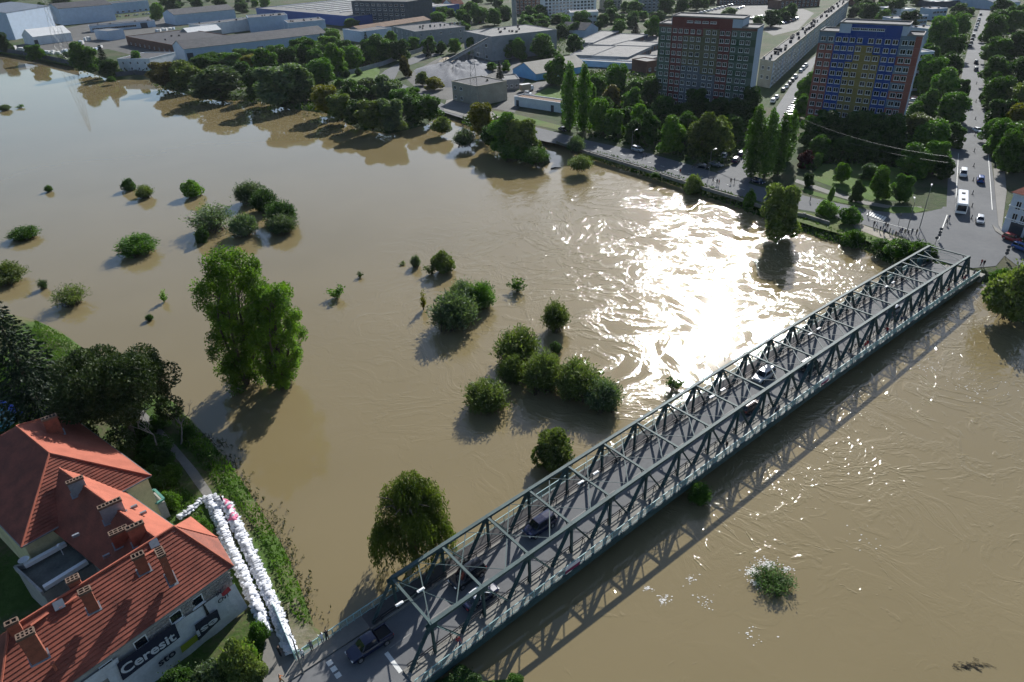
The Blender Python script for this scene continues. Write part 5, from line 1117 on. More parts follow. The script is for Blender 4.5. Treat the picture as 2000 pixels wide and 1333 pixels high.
# the long slab
s0, s1 = at(1478, 168, GZ), at(1503, 173, GZ); sv = at(1652, 34, GZ)-s1
t = B('long_apartment_slab', 'very long five-storey apartment slab running away between the towers', 'apartment block', (1478, 168), (1503, 173), 117, 10, W_BEIGE, R_GREY, 'flat', dv=sv, wins=(3, 2, 1.4, 1.5, (.05, .95, 4.5, 4)))
hs_ = height_to(s0, 117); d2 = sv.normalized(); nrm = Vector((-d2.y, d2.x, 0)); nrm = nrm if nrm.x > 0 else -nrm; nc = 44
for r in range(5):
    for c in range(nc):
        P = s1+sv*(c+.5)/nc+nrm*.03; P.z = GZ+1.6+r*(hs_-1.2)/5
        if c % 4 == 1: window(t, P, d2, sv.length/nc*.42, 1.5, 2)
        else: window(t, P, d2, sv.length/nc*.62, 1.6, 3)
for c in range(12):
    P = s1+sv*(c+.02)/12+nrm*.12; mb = MB(); mb.box((P.x, P.y, GZ+hs_/2), (.35, .3, hs_-.4), 0, d2, nrm); mb.build('pilaster', W_BLUE, t)
for k in range(54):
    c = s1+sv*random.uniform(.01, .97)+(s0-s1)*random.uniform(.15, .85); mb = MB(); s = random.uniform(.9, 1.8); mb.box((c.x, c.y, GZ+hs_+.7), (s, s*.7, 1.3), 0, d2, nrm); mb.box((c.x, c.y, GZ+hs_+1.4), (s+.3, s*.7+.3, .12), 0, d2, nrm); mb.build('roof_vent', R_DARK, t)
# the two coloured towers
def tower(label, tl, tr, ctl, ctr, cols, sections, hs, hc, bk, wallc, endc, rowsn=11, extra=()):
    FL, FR = at(*tl, GZ+hs), at(*tr, GZ+hs); FL.z = FR.z = GZ; d = FR-FL; L = d.length; d.normalize(); n = Vector((d.y, -d.x, 0)); n = n if n.y < 0 else -n; BKP = at(*bk, GZ+hs); BKP.z = GZ; BV = (BKP-FR); depth = BV.length; NB = -BV/depth
    t = thing('tower_block', label, 'apartment tower', tuple(FL), 'coloured apartment towers'); Z = lambda p, z: Vector((p.x, p.y, z))
    c0 = (at(*ctl, GZ+hc)-FL).dot(d)/L; c1 = (at(*ctr, GZ+hc)-FL).dot(d)/L
    for u0, u1, hh in ((0, c0, hs), (c0, c1, hc), (c1, 1, hs)):
        p, q = FL+d*L*u0, FL+d*L*u1; mb = MB(); mb.prism(ccw([tuple(x.xy) for x in (p, q, q-NB*depth, p-NB*depth)]), 0, GZ+hh, 0, 1); mb.build('tower_wing', [endc, R_GREY], t)
        for x, y in ((p, q), (q, q-NB*depth), (q-NB*depth, p-NB*depth), (p-NB*depth, p)):
            mb = MB(); mb.beam(Z(x, GZ+hh+.2), Z(y, GZ+hh+.2), .35, .5); mb.build('parapet', R_PALE, t)
    fh = (hs-.9)/rowsn
    for u0, u1, fcol in sections:
        for r in range(rowsn+1):
            m = fcol(r)
            if m is None: continue
            top = (hc if u0 >= c0-.01 and u1 <= c1+.01 else hs); z0 = GZ+r*fh; z1 = min(GZ+(r+1)*fh-.03, GZ+top-.05) if r < rowsn else GZ+top-.05
            if z1-z0 < .2: continue
            mb = MB(); p, q = FL+d*(L*u0+.02), FL+d*(L*u1-.02); c = (p+q)/2+n*.05; mb.box(Z(c, (z0+z1)/2), ((q-p).length, .10, z1-z0), 0, d, -n); mb.build('facade_panel', m, t)
    for u in cols:
        for r in range(rowsn):
            P = FL+d*L*u+n*.13; P.z = GZ+r*fh+1.55; window(t, P, d, 1.75, 1.55, 2)
    for u in extra:
        P = FL+d*L*u+n*.13; P.z = GZ+hc-1.6; window(t, P, d, 2.6, .8, 4)
    for k in range(6):
        c = FL+d*L*random.uniform(.08, .92)-NB*random.uniform(2, max(3, depth-2)); mb = MB(); mb.box((c.x, c.y, GZ+hs+1.2), (1.6, 1.2, 2.4), 0, d, -n); mb.build('roof_vent', R_DARK, t)
    return t
f_red = M_('brick_red_panel', (.135, .045, .040), var=.15); f_green = M_('bottle_green_panel', (.050, .085, .058), var=.15); f_teal = M_('grey_green_panel', (.095, .13, .105), var=.15); f_olive = M_('olive_panel', (.125, .12, .075), var=.15); f_grey = M_('slate_panel', (.11, .125, .145), var=.15); f_rust = M_('rust_panel', (.16, .085, .065), var=.15)
f_blue = M_('royal_blue_panel', (.026, .062, .23), var=.15); f_yel = M_('mustard_panel', (.21, .17, .06), var=.15); f_brn = M_('terracotta_panel', (.23, .09, .07), var=.15); f_bg = M_('blue_grey_panel', (.13, .18, .22), var=.12); E_LIGHT = M_('light_end_wall', (.36, .42, .50), var=.1)
tower('red and green panelled apartment tower on the left of the pair', (1288, 47), (1480, 57), (1315, 32), (1446, 40), (.05, .114, .179, .239, .30, .368, .433, .527, .592, .669, .725, .789, .867, .927),
      [(0, .139, lambda r: f_rust if r > 10 else (f_green if r > 5 and r % 2 else f_teal)), (.139, .268, lambda r: f_red), (.268, .475, lambda r: f_red if r > 9 else (f_olive if r > 5 else f_grey)), (.475, .64, lambda r: f_red if r > 10 else (f_olive if r > 4 else f_grey)), (.64, .758, lambda r: f_red), (.758, 1, lambda r: f_rust if r > 10 else (f_green if r % 2 else f_teal))], 32, 35, (1492, 49.5), f_grey, E_LIGHT, 11, (.33, .41, .49, .57))
tower('blue and mustard panelled apartment tower on the right of the pair', (1602, 62), (1803, 72), (1635, 48), (1773, 53), (.05, .125, .206, .274, .345, .42, .53, .605, .69, .762, .85, .915),
      [(0, .165, lambda r: f_bg if r > 9 else f_brn), (.165, .312, lambda r: f_blue), (.312, .385, lambda r: f_blue if r > 7 else f_yel), (.385, .565, lambda r: f_blue if r > 9 else f_yel), (.565, .648, lambda r: f_blue if r > 8 else f_yel), (.648, .80, lambda r: f_blue), (.80, .94, lambda r: f_bg if r > 9 or r % 2 else f_brn), (.94, 1, lambda r: f_brn)], 32, 35, (1808, 64), f_grey, E_LIGHT, 11, (.36, .44, .52, .60))
# corner town house by the junction
A0, B0 = at(1955, 452, GZ), at(2060, 484, GZ); hh = height_to(A0, 376)
t = B('corner_town_house', 'white old town house with red mansard roof at the junction', 'house', (1955, 452), (2060, 484), 376, 22, M_('cold_white_render', (.52, .56, .62), var=.12), R_RED, 'hip', 6, wins=(2, 6, 1.2, 2.0, (.08, 1.0, hh*.42, hh*.30)), doors=((.25, 3, 3), (.55, 3, 3)), over=.5)
d = (B0-A0).normalized(); n = Vector((d.y, -d.x, 0)); n = n if n.y < 0 else -n
for z in (.36, .68, .97):
    mb = MB(); mb.beam(Vector((A0.x, A0.y, GZ+hh*z))+n*.12-d*.1, Vector((B0.x, B0.y, GZ+hh*z))+n*.12, .3, .22); mb.build('cornice', M_WHITEP, t)
for u in (.2, .5, .8):
    c = A0+d*(B0-A0).length*u-n*2.2; mb = MB(); mb.box((c.x, c.y, GZ+hh+1.6), (2.0, 2.4, 2.2), 0, d, -n); mb.box((c.x, c.y, GZ+hh+2.8), (2.3, 2.7, .15), 1, d, -n); mb.build('dormer', [W_WHITE, R_GREY], t)
# ------------------------------------------------------------------ chimney mast, pylons, conveyor, heaps, fences
P = at(1006, 78, GZ); mb = MB(); mb.tube([P, P+Vector((0, 0, 25)), P+Vector((0, 0, 52))], [1.9, 1.6, 1.3], 12)
tag(mb.build('chimney_stack', W_GREY, None, True, tuple(P)), 'slender pale grey chimney stack rising out of the picture', 'chimney')
def pylon(x, yb, ytop, label, wb=5.0, arms=True):
    P = at(x, yb, GZ); h = height_to(P, ytop); t = thing('lattice_pylon', label, 'pylon', tuple(P), 'lattice pylons'); mb = MB(); r = mpp(P)*.16
    lv = [0, .2, .38, .54, .68, .8, .9, 1.0]; q = lambda f, k: P+Vector((wb/2*(1-.86*f)*(1 if k in (0, 3) else -1), wb/2*(1-.86*f)*(1 if k < 2 else -1), h*f))
    for k in range(4):
        mb = MB()
        for a, b in zip(lv, lv[1:]): mb.beam(q(a, k), q(b, k), r*1.5, r*1.5)
        mb.build('leg', M_GUTTER, t)
        mb = MB()
        for a, b in zip(lv, lv[1:]): mb.beam(q(a, k), q(b, (k+1) % 4), r, r); mb.beam(q(a, (k+1) % 4), q(b, k), r, r); mb.beam(q(b, (k+1) % 4), q(b, k), r, r)
        mb.build('lattice', M_GUTTER, t)
    if arms:
        for f in (.72, .86):
            mb = MB(); mb.beam(P+Vector((-wb*.9, 0, h*f)), P+Vector((wb*.9, 0, h*f)), r*1.5, r*1.5); mb.beam(P+Vector((-wb*.9, 0, h*f)), P+Vector((0, 0, h*(f+.06))), r, r); mb.beam(P+Vector((wb*.9, 0, h*f)), P+Vector((0, 0, h*(f+.06))), r, r); mb.build('crossarm', M_GUTTER, t)
    return P+Vector((0, 0, h*.86))
pylon(128, 116, -30, 'tall lattice pylon among the warehouses at the left', 8); k1 = pylon(928, 214, 88, 'lattice pylon behind the unfinished house', 4.5)
P0, P1 = at(858, 134, GZ), at(953, 78, GZ+14); cv = thing('gravel_conveyor', 'long inclined grey conveyor feeding the gravel works', 'conveyor', tuple(P0))
mb = MB(); mb.beam(P0+Vector((0, 0, 1)), P1, 2.6, 1.1); mb.build('belt_housing', W_GREY, cv); mb = MB(); mb.beam(P0+Vector((0, 0, 2.1)), P1+Vector((0, 0, 1.0)), 2.0, .5); mb.build('cover', R_PALE, cv)
for f in (.35, .62, .85):
    c = P0.lerp(P1, f); mb = MB()
    for s in (-1, 1): mb.beam(c+Vector((s*1.2, 0, 0)), Vector((c.x+s*2.2, c.y, GZ)), .35, .35)
    mb.build('trestle', M_GUTTER, cv)
def heap(name, label, pts, h, m, seed):
    random.seed(seed); q = [at(x, y, GZ) for x, y in pts]; c = sum(q, Vector())/len(q); mb = MB(); N = 28; R = 9
    rim = []
    for k in range(N):
        f = k/N*len(q); i = int(f); rim.append(q[i].lerp(q[(i+1) % len(q)], f-i))
    mb.v.append((c.x, c.y, GZ+h))
    for r in range(1, R+1):
        for k in range(N):
            p = c.lerp(rim[k], r/R); zz = h*(1-(r/R)**2.2)*(1+.25*math.sin(k*1.7+r)+random.uniform(-.1, .1)) if r < R else -.3; mb.v.append((p.x, p.y, GZ+max(-.3, zz)))
    for k in range(N): mb.f.append((0, 1+k, 1+(k+1) % N)); mb.m.append(0)
    for r in range(R-1):
        for k in range(N): a = 1+r*N+k; b = 1+r*N+(k+1) % N; mb.f.append((a, a+N, b+N, b)); mb.m.append(0)
    ob = mb.build(name, m, None, True, tuple(c)); return tag(ob, label, 'heap')
heap('gravel_heap', 'broad dark grey gravel heap in the works yard', [(806, 138), (850, 128), (910, 124), (958, 120), (966, 138), (940, 158), (884, 172), (850, 172), (820, 158)], 4.5, mat('dark_gravel', (.15, .155, .165), .95, .25, .5, 3, bump=.5), 3)
heap('sand_heap', 'small pale sand heap below the conveyor', [(850, 128), (872, 118), (890, 120), (880, 130), (860, 134)], 3, mat('pale_sand', (.34, .29, .21), .95, .15, .5), 4)
def fence(name, label, pts, h, m, seg, post=True, z=GZ, th=.12):
    q = [at(x, y, z) for x, y in pts]; t = thing(name, label, 'fence', tuple(q[0]))
    for a, b in zip(q, q[1:]):
        k = max(1, int((b-a).length/seg))
        for i in range(k):
            p, r = a.lerp(b, i/k), a.lerp(b, (i+.97)/k); mb = MB(); mb.beam(p+Vector((0, 0, h/2)), r+Vector((0, 0, h/2)), th, h); mb.beam(p, p+Vector((0, 0, h+.15)), th*1.8, th*1.8); mb.build('fence_panel', m, t)
    return t
fence('concrete_fence', 'pale concrete panel fence along the factory road', [(660, 150), (700, 142), (750, 128), (790, 112), (826, 100)], 2.4, W_GREY, 6)
fence('dark_fence', 'long dark sheet fence in front of the left warehouses', [(-40, 96), (20, 104), (80, 114), (150, 130)], 3, W_DKGREY, 9); fence('dark_fence', 'dark fence in front of the house at the flood edge', [(228, 150), (262, 146), (292, 148)], 2.5, W_DKGREY, 6)
fence('river_wall', 'low pale parapet wall along the riverside road', [(1088, 281), (1150, 302), (1250, 332), (1330, 358), (1440, 391), (1500, 412), (1570, 424), (1620, 440)], .9, M_CONCRETE, 8, th=.35)
fence('teal_fence', 'teal railing running from the bridge along the outer sandbag wall', [(577, 1288), (560, 1248), (540, 1200), (534, 1190)], 1.2, M_RAIL, 2.0, z=1.6, th=.05)
# ------------------------------------------------------------------ vehicles
M_TYRE = mat('tyre_rubber', (.015, .015, .016), .85, .2); M_RIM = mat('alloy_rim', (.35, .35, .36), .35, .1, metal=.7); M_CGLASS = glassmat('car_glass', (.012, .016, .022), .04)
M_HEAD = mat('headlamp_glass', (.75, .75, .72), .2, .05); M_TAIL = mat('tail_lamp_plastic', (.30, .01, .01), .3, .1)
PAINTS = {'white': paint('white_car_paint', (.68, .69, .70)), 'silver': paint('silver_car_paint', (.38, .40, .42), .3, .5, .5), 'grey': paint('grey_car_paint', (.12, .125, .135), .3, .5, .3), 'black': paint('black_car_paint', (.012, .013, .016)),
          'navy': paint('navy_car_paint', (.006, .010, .040)), 'blue': paint('blue_car_paint', (.02, .07, .26)), 'red': paint('red_car_paint', (.28, .02, .02)), 'brown': paint('brown_car_paint', (.10, .06, .045)), 'purple': paint('dark_violet_car_paint', (.035, .015, .055)), 'tan': paint('tan_box_paint', (.32, .27, .20), .6, .1)}
def loft(secs, mi=0, cap=True):
    mb = MB(); n = len(secs[0])
    for s in secs: mb.v += [tuple(p) for p in s]
    for i in range(len(secs)-1):
        for j in range(n): a = i*n+j; b = i*n+(j+1) % n; mb.f.append((a, b, b+n, a+n)); mb.m.append(mi)
    if cap: mb.f += [tuple(reversed(range(n))), tuple((len(secs)-1)*n+j for j in range(n))]; mb.m += [mi, mi]
    return mb
def sec(x, zb, zm, zt, wb, wt): return [(x, -wb*.94, zb), (x, -wb, (zb+zm)/2), (x, -wb, zm), (x, -wt, zt), (x, 0, zt+.02), (x, wt, zt), (x, wb, zm), (x, wb, (zb+zm)/2), (x, wb*.94, zb)][::-1]
SHAPES = {   # body sections, cabin (x bottom front, x bottom rear, x top front, x top rear, belt, roof), wheelbase
    'hatch': ([(-2.0, .35, .62, .82, .72, .66), (-1.85, .24, .7, .93, .84, .76), (-.8, .22, .72, .95, .88, .80), (.5, .22, .72, .93, .88, .80), (1.3, .22, .70, .88, .86, .74), (1.9, .26, .62, .76, .80, .62), (2.06, .34, .52, .62, .66, .5)], (1.05, -1.95, .35, -1.55, .90, 1.48), (1.28, -1.25)),
    'sedan': ([(-2.3, .38, .66, .86, .74, .66), (-2.15, .25, .72, .95, .86, .76), (-1.2, .22, .74, .96, .90, .80), (.5, .22, .73, .94, .90, .80), (1.4, .22, .70, .88, .88, .74), (2.1, .26, .62, .76, .82, .62), (2.3, .34, .52, .62, .68, .5)], (1.1, -1.7, .35, -1.05, .92, 1.46), (1.4, -1.4)),
    'suv': ([(-2.3, .45, .80, 1.0, .78, .70), (-2.15, .30, .86, 1.08, .92, .82), (-.8, .28, .88, 1.10, .95, .86), (.6, .28, .88, 1.08, .95, .86), (1.4, .28, .85, 1.03, .93, .80), (2.1, .32, .76, .93, .88, .70), (2.3, .42, .66, .80, .76, .58)], (1.15, -2.25, .55, -1.95, 1.05, 1.74), (1.42, -1.38)),
    'pickup': ([(-2.6, .5, .85, .98, .86, .80), (-2.5, .38, .90, 1.05, .92, .86), (-.9, .34, .90, 1.06, .95, .86), (.7, .34, .90, 1.08, .95, .86), (1.5, .34, .88, 1.05, .94, .80), (2.3, .38, .78, .96, .90, .72), (2.5, .46, .68, .84, .78, .6)], (1.25, -.85, .65, -.6, 1.06, 1.76), (1.6, -1.6)),
    'van': ([(-2.4, .45, 1.0, 1.15, .88, .84), (-2.35, .32, 1.0, 1.2, .96, .92), (-.8, .3, 1.0, 1.2, .98, .92), (.8, .3, 1.0, 1.2, .98, .92), (1.7, .3, .95, 1.12, .96, .86), (2.2, .34, .8, .98, .9, .74), (2.4, .44, .7, .82, .78, .6)], (1.75, -2.38, 1.0, -2.3, 1.14, 1.95), (1.55, -1.45))}
def car_parts(kind):
    S, (xf, xr, tf, tr, zb, zt), wb = SHAPES[kind]; P = {}
    b = loft([sec(*s) for s in S])
    if kind == 'pickup':                               # open bed behind the cab
        b.box((-1.72, 0, 1.075), (1.5, 1.5, .03), 1); b.box((-1.72, .82, 1.16), (1.6, .1, .22), 0); b.box((-1.72, -.82, 1.16), (1.6, .1, .22), 0); b.box((-2.5, 0, 1.16), (.1, 1.72, .22), 0); b.box((-.95, 0, 1.3), (.08, 1.7, .5), 1)
    P['body'] = b.mesh('car_body', [PAINTS['white'], M_TYRE], smooth=False)
    w0, w1 = S[3][5]-.01, S[3][5]*.80; q = lambda x, w, z: Vector((x, w, z)); g = MB()
    lo = [q(xf, -w0*.92, zb), q(xf, w0*.92, zb), q(xr, w0*.9, zb), q(xr, -w0*.9, zb)]; hi = [q(tf, -w1*.95, zt), q(tf, w1*.95, zt), q(tr, w1*.92, zt), q(tr, -w1*.92, zt)]
    g.hexa(lo, hi); P['window_glass'] = g.mesh('car_glass', M_CGLASS)
    r = MB(); rx0, rx1 = tf+.06, tr-.06; m = (rx0+rx1)/2
    secs = [[(x, -w, z), (x, -w*.6, z+.05), (x, w*.6, z+.05), (x, w, z), (x, w, z-.05), (x, -w, z-.05)][::-1] for x, w, z in ((rx1, w1*.93, zt), (m, w1*1.0, zt+.03), (rx0, w1*.95, zt))]
    r = loft(secs)
    for s in (-1, 1):                                 # pillars
        for (xb, xt) in ((xf-.04, tf), (xr+.04, tr), ((xf+xr)/2-.1, (tf+tr)/2)): r.beam((xb, s*w0*.93, zb), (xt, s*w1*.95, zt), .07, .07)
    P['roof'] = r.mesh('car_roof', PAINTS['white'])
    w = MB(); R = .34 if kind in ('hatch', 'sedan') else .39
    w.tube([(0, -.11, 0), (0, .11, 0)], R, 14, 0); w.tube([(0, -.118, 0), (0, .118, 0)], R*.62, 10, 1); P['wheel'] = w.mesh('wheel', [M_TYRE, M_RIM]); P['_wb'] = wb; P['_R'] = R; P['_w'] = S[3][4]-.06
    h = MB(); h.box((0, 0, 0), (.12, .34, .16)); P['headlight'] = h.mesh('headlight', M_HEAD); h = MB(); h.box((0, 0, 0), (.08, .26, .2)); P['tail_light'] = h.mesh('tail_light', M_TAIL); P['_f'] = (S[-1][0]-.1, S[-1][2]+.06, S[-1][4]-.12); P['_r'] = (S[0][0], S[0][2]+.1, S[0][4]-.1)
    return P
CARP = {k: car_parts(k) for k in SHAPES}
def swap(o, m):
    if o.data.materials[0] == m: return
    o.material_slots[0].link = 'OBJECT'; o.material_slots[0].material = m
def car(kind, col, P, ang, label, group, name='car', cat='car', roofcol=None):
    C = CARP[kind]; t = thing(name, label, cat, tuple(P), group, ang); m = PAINTS[col]
    swap(put('body', C['body'], t), m); put('window_glass', C['window_glass'], t); swap(put('roof', C['roof'], t), PAINTS[roofcol or col])
    for x in C['_wb']:
        for s in (-1, 1): put('wheel', C['wheel'], t, (x, s*C['_w'], C['_R']))
    for s in (-1, 1): put('headlight', C['headlight'], t, (C['_f'][0]+.06, s*C['_f'][2], C['_f'][1])); put('tail_light', C['tail_light'], t, (C['_r'][0]+.02, s*C['_r'][2], C['_r'][1]))
    return t
def on_bridge(px, py, lane_t):
    q = at(px, py, deck_z(8)+.6).xy-BO; i = q.dot(BD)/PL; return BP(i, lane_t, .0)
AB = math.atan2(BD.y, BD.x); LT, RT_ = 2.25, BW-2.25; GB = 'cars on the bridge'
car('pickup', 'navy', on_bridge(728, 1258, LT+.2), AB+math.pi, 'navy pickup truck with open bed leaving the bridge at the near end', GB, 'pickup_truck', 'pickup')
car('suv', 'black', on_bridge(920, 1122, LT), AB+math.pi, 'black off-road car under the second bridge panel coming this way', GB)
car('sedan', 'navy', on_bridge(948, 1166, RT_), AB, 'dark car with white roof driving away beside the black one', GB, roofcol='white')  # navy body with the roof in white paint
car('suv', 'navy', on_bridge(1064, 1030, LT), AB+math.pi, 'navy estate car under the fourth bridge panel coming this way', GB)
car('suv', 'silver', on_bridge(1493, 735, LT), AB+math.pi, 'silver car near mid-bridge coming this way', GB); car('hatch', 'brown', on_bridge(1470, 796, RT_), AB, 'brown car near mid-bridge driving away', GB)
car('suv', 'black', on_bridge(1588, 716, RT_), AB, 'black car past mid-bridge driving away', GB); car('hatch', 'silver', on_bridge(1757, 604, RT_), AB, 'pale grey car on the far third of the bridge driving away', GB)
def gpos(x, y): return at(x, y, Z1+.13)
def adir(a, b): d = gpos(*b)-gpos(*a); return math.atan2(d.y, d.x)
av = adir((1912, 420), (1908, 256)); GR = 'cars on the far roads'
for k, x, y, c, a, lb in (('hatch', 1913, 434, 'silver', av+math.pi, 'silver car turning into the junction by the bridge'), ('suv', 1914, 355, 'blue', av, 'dark blue car driving away up the avenue'), ('van', 1880, 344, 'white', av+math.pi, 'white van following the bus'), ('sedan', 1909, 258, 'white', adir((1900, 254), (1918, 262)), 'white car turning across the avenue'),
                        ('suv', 1906, 124, 'black', av, 'farther black car driving away on the upper avenue'), ('suv', 1906, 138, 'grey', av, 'nearer dark car driving away on the upper avenue'), ('hatch', 1975, 470, 'red', adir((1960, 466), (1990, 476)), 'red car parked by the white town house'), ('hatch', 1994, 488, 'blue', adir((1980, 484), (2010, 494)), 'blue car parked near the red one'),
                        ('suv', 1245, 296, 'silver', adir((1230, 292), (1260, 300)), 'silver car on the riverside road near the left lamp'), ('sedan', 1372, 328, 'black', adir((1360, 326), (1384, 330)), 'black car parked in tree shade by the riverside road'), ('sedan', 1398, 325, 'grey', adir((1388, 323), (1408, 327)), 'grey car parked in tree shade beside the black one'), ('hatch', 1414, 307, 'white', adir((1412, 312), (1418, 300)), 'white car parked at the side road corner'),
                        ('hatch', 1423, 298, 'black', adir((1420, 303), (1426, 294)), 'black car behind the white one at the corner'), ('suv', 1437, 317, 'purple', adir((1432, 322), (1444, 310)), 'dark violet car waiting in the side road'), ('suv', 1448, 305, 'purple', adir((1442, 310), (1455, 298)), 'second dark violet car in the side road'), ('hatch', 1480, 358, 'navy', adir((1472, 356), (1490, 361)), 'navy car under the poplars on the riverside road'),
                        ('suv', 1190, 258, 'black', adir((1184, 260), (1198, 255)), 'black car on the drive into the wood'), ('hatch', 1210, 247, 'grey', adir((1204, 250), (1216, 244)), 'grey car parked in the wood drive'), ('sedan', 1100, 256, 'black', adir((1088, 252), (1112, 259)), 'black car passing the paired poplars'), ('hatch', 1031, 185, 'white', adir((1020, 184), (1042, 187)), 'white car behind the long white shed')):
    car(k, c, gpos(x, y), a, lb, GR)
# bus
P = gpos(1876, 392); t = thing('bus', 'white single-deck bus heading for the bridge', 'bus', tuple(P), None, av+math.pi); L, Wd, H = 12.0, 2.5, 3.0
def local(mb, nm, m): o = bpy.data.objects.new(nm, mb.mesh(nm, m)); COL.objects.link(o); o.parent = t; return o
S_ = [[(x, -w, .35), (x, -w, H-.25), (x, -w+.2, H), (x, w-.2, H), (x, w, H-.25), (x, w, .35)][::-1] for x, w in ((0, Wd/2-.12), (.15, Wd/2), (L-.25, Wd/2), (L, Wd/2-.15))]
local(loft(S_), 'body', PAINTS['white'])
for s in (-1, 1):
    for k in range(7): mb = MB(); mb.box((1.4+k*1.55, s*(Wd/2+.01), 1.95), (1.42, .03, .95)); local(mb, 'side_window', M_CGLASS)
mb = MB(); mb.box((L+.0, 0, 1.75), (.06, Wd-.4, 1.5)); local(mb, 'windscreen', M_CGLASS); mb = MB(); mb.box((-.0, 0, 2.0), (.06, Wd-.5, .9)); local(mb, 'rear_window', M_CGLASS)
for x in (3.2, 8.4): mb = MB(); mb.box((x, 0, H+.08), (1.1, .8, .14)); local(mb, 'roof_hatch', M_GUARD)
for x in (2.4, 9.2):
    for s in (-1, 1): o = put('wheel', CARP['suv']['wheel'], t, (x, s*(Wd/2-.12), .48), (0, 0, 0), (1.25, 1.2, 1.25))
for s in (-1, 1): mb = MB(); mb.box((L+.02, s*.9, .75), (.08, .4, .2)); local(mb, 'headlight', M_HEAD)
# box truck in the depot
P = at(1030, 178, Z1+.05); t = thing('box_truck', 'tan box truck parked behind the long white shed', 'truck', tuple(P), None, adir((1018, 180), (1044, 176)))
mb = MB(); mb.box((-1.2, 0, 2.0), (5.2, 2.4, 2.6)); local(mb, 'cargo_box', PAINTS['tan']); mb = MB(); mb.box((-1.2, 0, 3.34), (5.3, 2.5, .08)); local(mb, 'box_roof', R_WHITE); local(loft([[(x, -w, .5), (x, -w, z), (x, w, z), (x, w, .5)][::-1] for x, w, z in ((1.5, 1.1, 2.3), (2.6, 1.1, 2.3), (3.1, 1.05, 1.4), (3.2, 1.0, 1.2))]), 'cab', PAINTS['white']); mb = MB(); mb.box((2.9, 0, 1.85), (.1, 1.9, .7), None, (.83, 0, -.55), (0, 1, 0), (.55, 0, .83)); local(mb, 'windscreen', M_CGLASS)
for x in (2.2, -2.4):
    for s in (-1, 1): put('wheel', CARP['suv']['wheel'], t, (x, s*1.05, .45), (0, 0, 0), 1.15)
# parked cars too small to show their parts: one mesh each
def mono(kind, col):
    C = CARP[kind]; me = bpy.data.meshes.new('parked_car'); bm = bmesh.new()
    def addm(m, off, idx):
        k0 = len(bm.faces); v0 = len(bm.verts); bm.from_mesh(m); bm.verts.ensure_lookup_table(); bm.faces.ensure_lookup_table()
        for v in bm.verts[v0:]: v.co += Vector(off)
        for f in bm.faces[k0:]: f.material_index = idx
    addm(C['body'], (0, 0, 0), 0); addm(C['window_glass'], (0, 0, 0), 1); addm(C['roof'], (0, 0, 0), 0)
    for x in C['_wb']:
        for s in (-1, 1): addm(C['wheel'], (x, s*C['_w'], C['_R']), 2)
    bm.to_mesh(me); bm.free(); me.materials.append(PAINTS[col]); me.materials.append(M_CGLASS); me.materials.append(M_TYRE); return me
MONO = [(c, mono(k, c)) for k, c in (('hatch', 'white'), ('sedan', 'silver'), ('suv', 'black'), ('hatch', 'grey'), ('sedan', 'blue'), ('hatch', 'red'), ('suv', 'white'), ('sedan', 'navy'))]
def parked(place, a, b, n, perp=True, jitter=.12, seed=1):
    random.seed(seed); A0, B0 = gpos(*a), gpos(*b); d = B0-A0; ang = math.atan2(d.y, d.x)+(math.pi/2 if perp else 0); seen = {}; k = 0; sp = []
    for i in range(n):
        if random.random() < .12: continue
        c, me = random.choice(MONO); sp.append((A0.lerp(B0, (i+.5)/n), c, me))
    tot = {}
    for _, c, _m in sp: tot[c] = tot.get(c, 0)+1
    for p, c, me in sp:
        j = seen.get(c, 0); seen[c] = j+1; o = put('parked_car', me, None, tuple(p), (0, 0, ang+random.uniform(-.05, .05)))
        tag(o, f'{"dark grey" if c == "grey" else c} car parked {place}'+('' if tot[c] == 1 else f', {ordinal(j)} {c} from left'), 'car', 'cars parked '+place)
parked('in the long upper row', (1292, 46), (1438, 9), 20, True, seed=3); parked('in the inner car park row', (1424, 26), (1452, 14), 7, True, seed=4); parked('along the front of the car park', (1436, 44), (1488, 34), 10, True, seed=5); parked('in the yard behind the slab', (1524, 48), (1556, 38), 8, True, seed=6)
parked('in the upper yard behind the slab', (1520, 32), (1548, 24), 7, True, seed=17); parked('in the factory car park', (226, 34), (294, 28), 12, True, seed=7); parked('along the slab front', (1506, 204), (1576, 128), 12, False, seed=8); parked('at the left of the blue tower', (1538, 232), (1562, 196), 9, True, seed=9); parked('at the right of the blue tower', (1768, 228), (1786, 188), 8, True, seed=10); parked('along the upper avenue', (1893, 96), (1916, 28), 12, False, seed=11); parked('in the lot by the slender stack', (880, 48), (945, 44), 12, True, seed=12)
parked('below the wood beside the drive', (1196, 262), (1226, 236), 5, True, seed=14); parked('beside the gabled shed', (996, 160), (1012, 140), 4, True, seed=15)
# goods stacked in the factory yard
random.seed(301)
for k, (x, y, w_, h_) in enumerate(((22, 96, 12, 2.2), (38, 99, 14, 2.0), (54, 101, 12, 2.4), (84, 104, 10, 1.8), (98, 105, 12, 2.2), (112, 106, 10, 1.6), (128, 104, 8, 2.6), (150, 90, 7, 2.2), (160, 86, 7, 2.6), (172, 80, 10, 3.0), (186, 98, 6, 1.6), (196, 94, 6, 1.8), (310, 62, 8, 2.0), (322, 60, 8, 2.2), (336, 58, 8, 1.8))):
    P = at(x, y, Z1); t = thing('goods_stack', f'{ordinal(k)} white wrapped goods stack from left in the factory yard', 'goods stack', tuple(P), 'goods stacked in the factory yard')
    for j in range(3):
        mb = MB(); mb.box(P+Vector((random.uniform(-.4, .4)+(j-1)*w_*.17*1.1, random.uniform(-1.5, 1.5), h_/2*random.uniform(.8, 1.1))), (w_*.16, 3.0, h_)); mb.build('wrapped_bale', R_WHITE if (k+j) % 4 else W_BLUE, t)
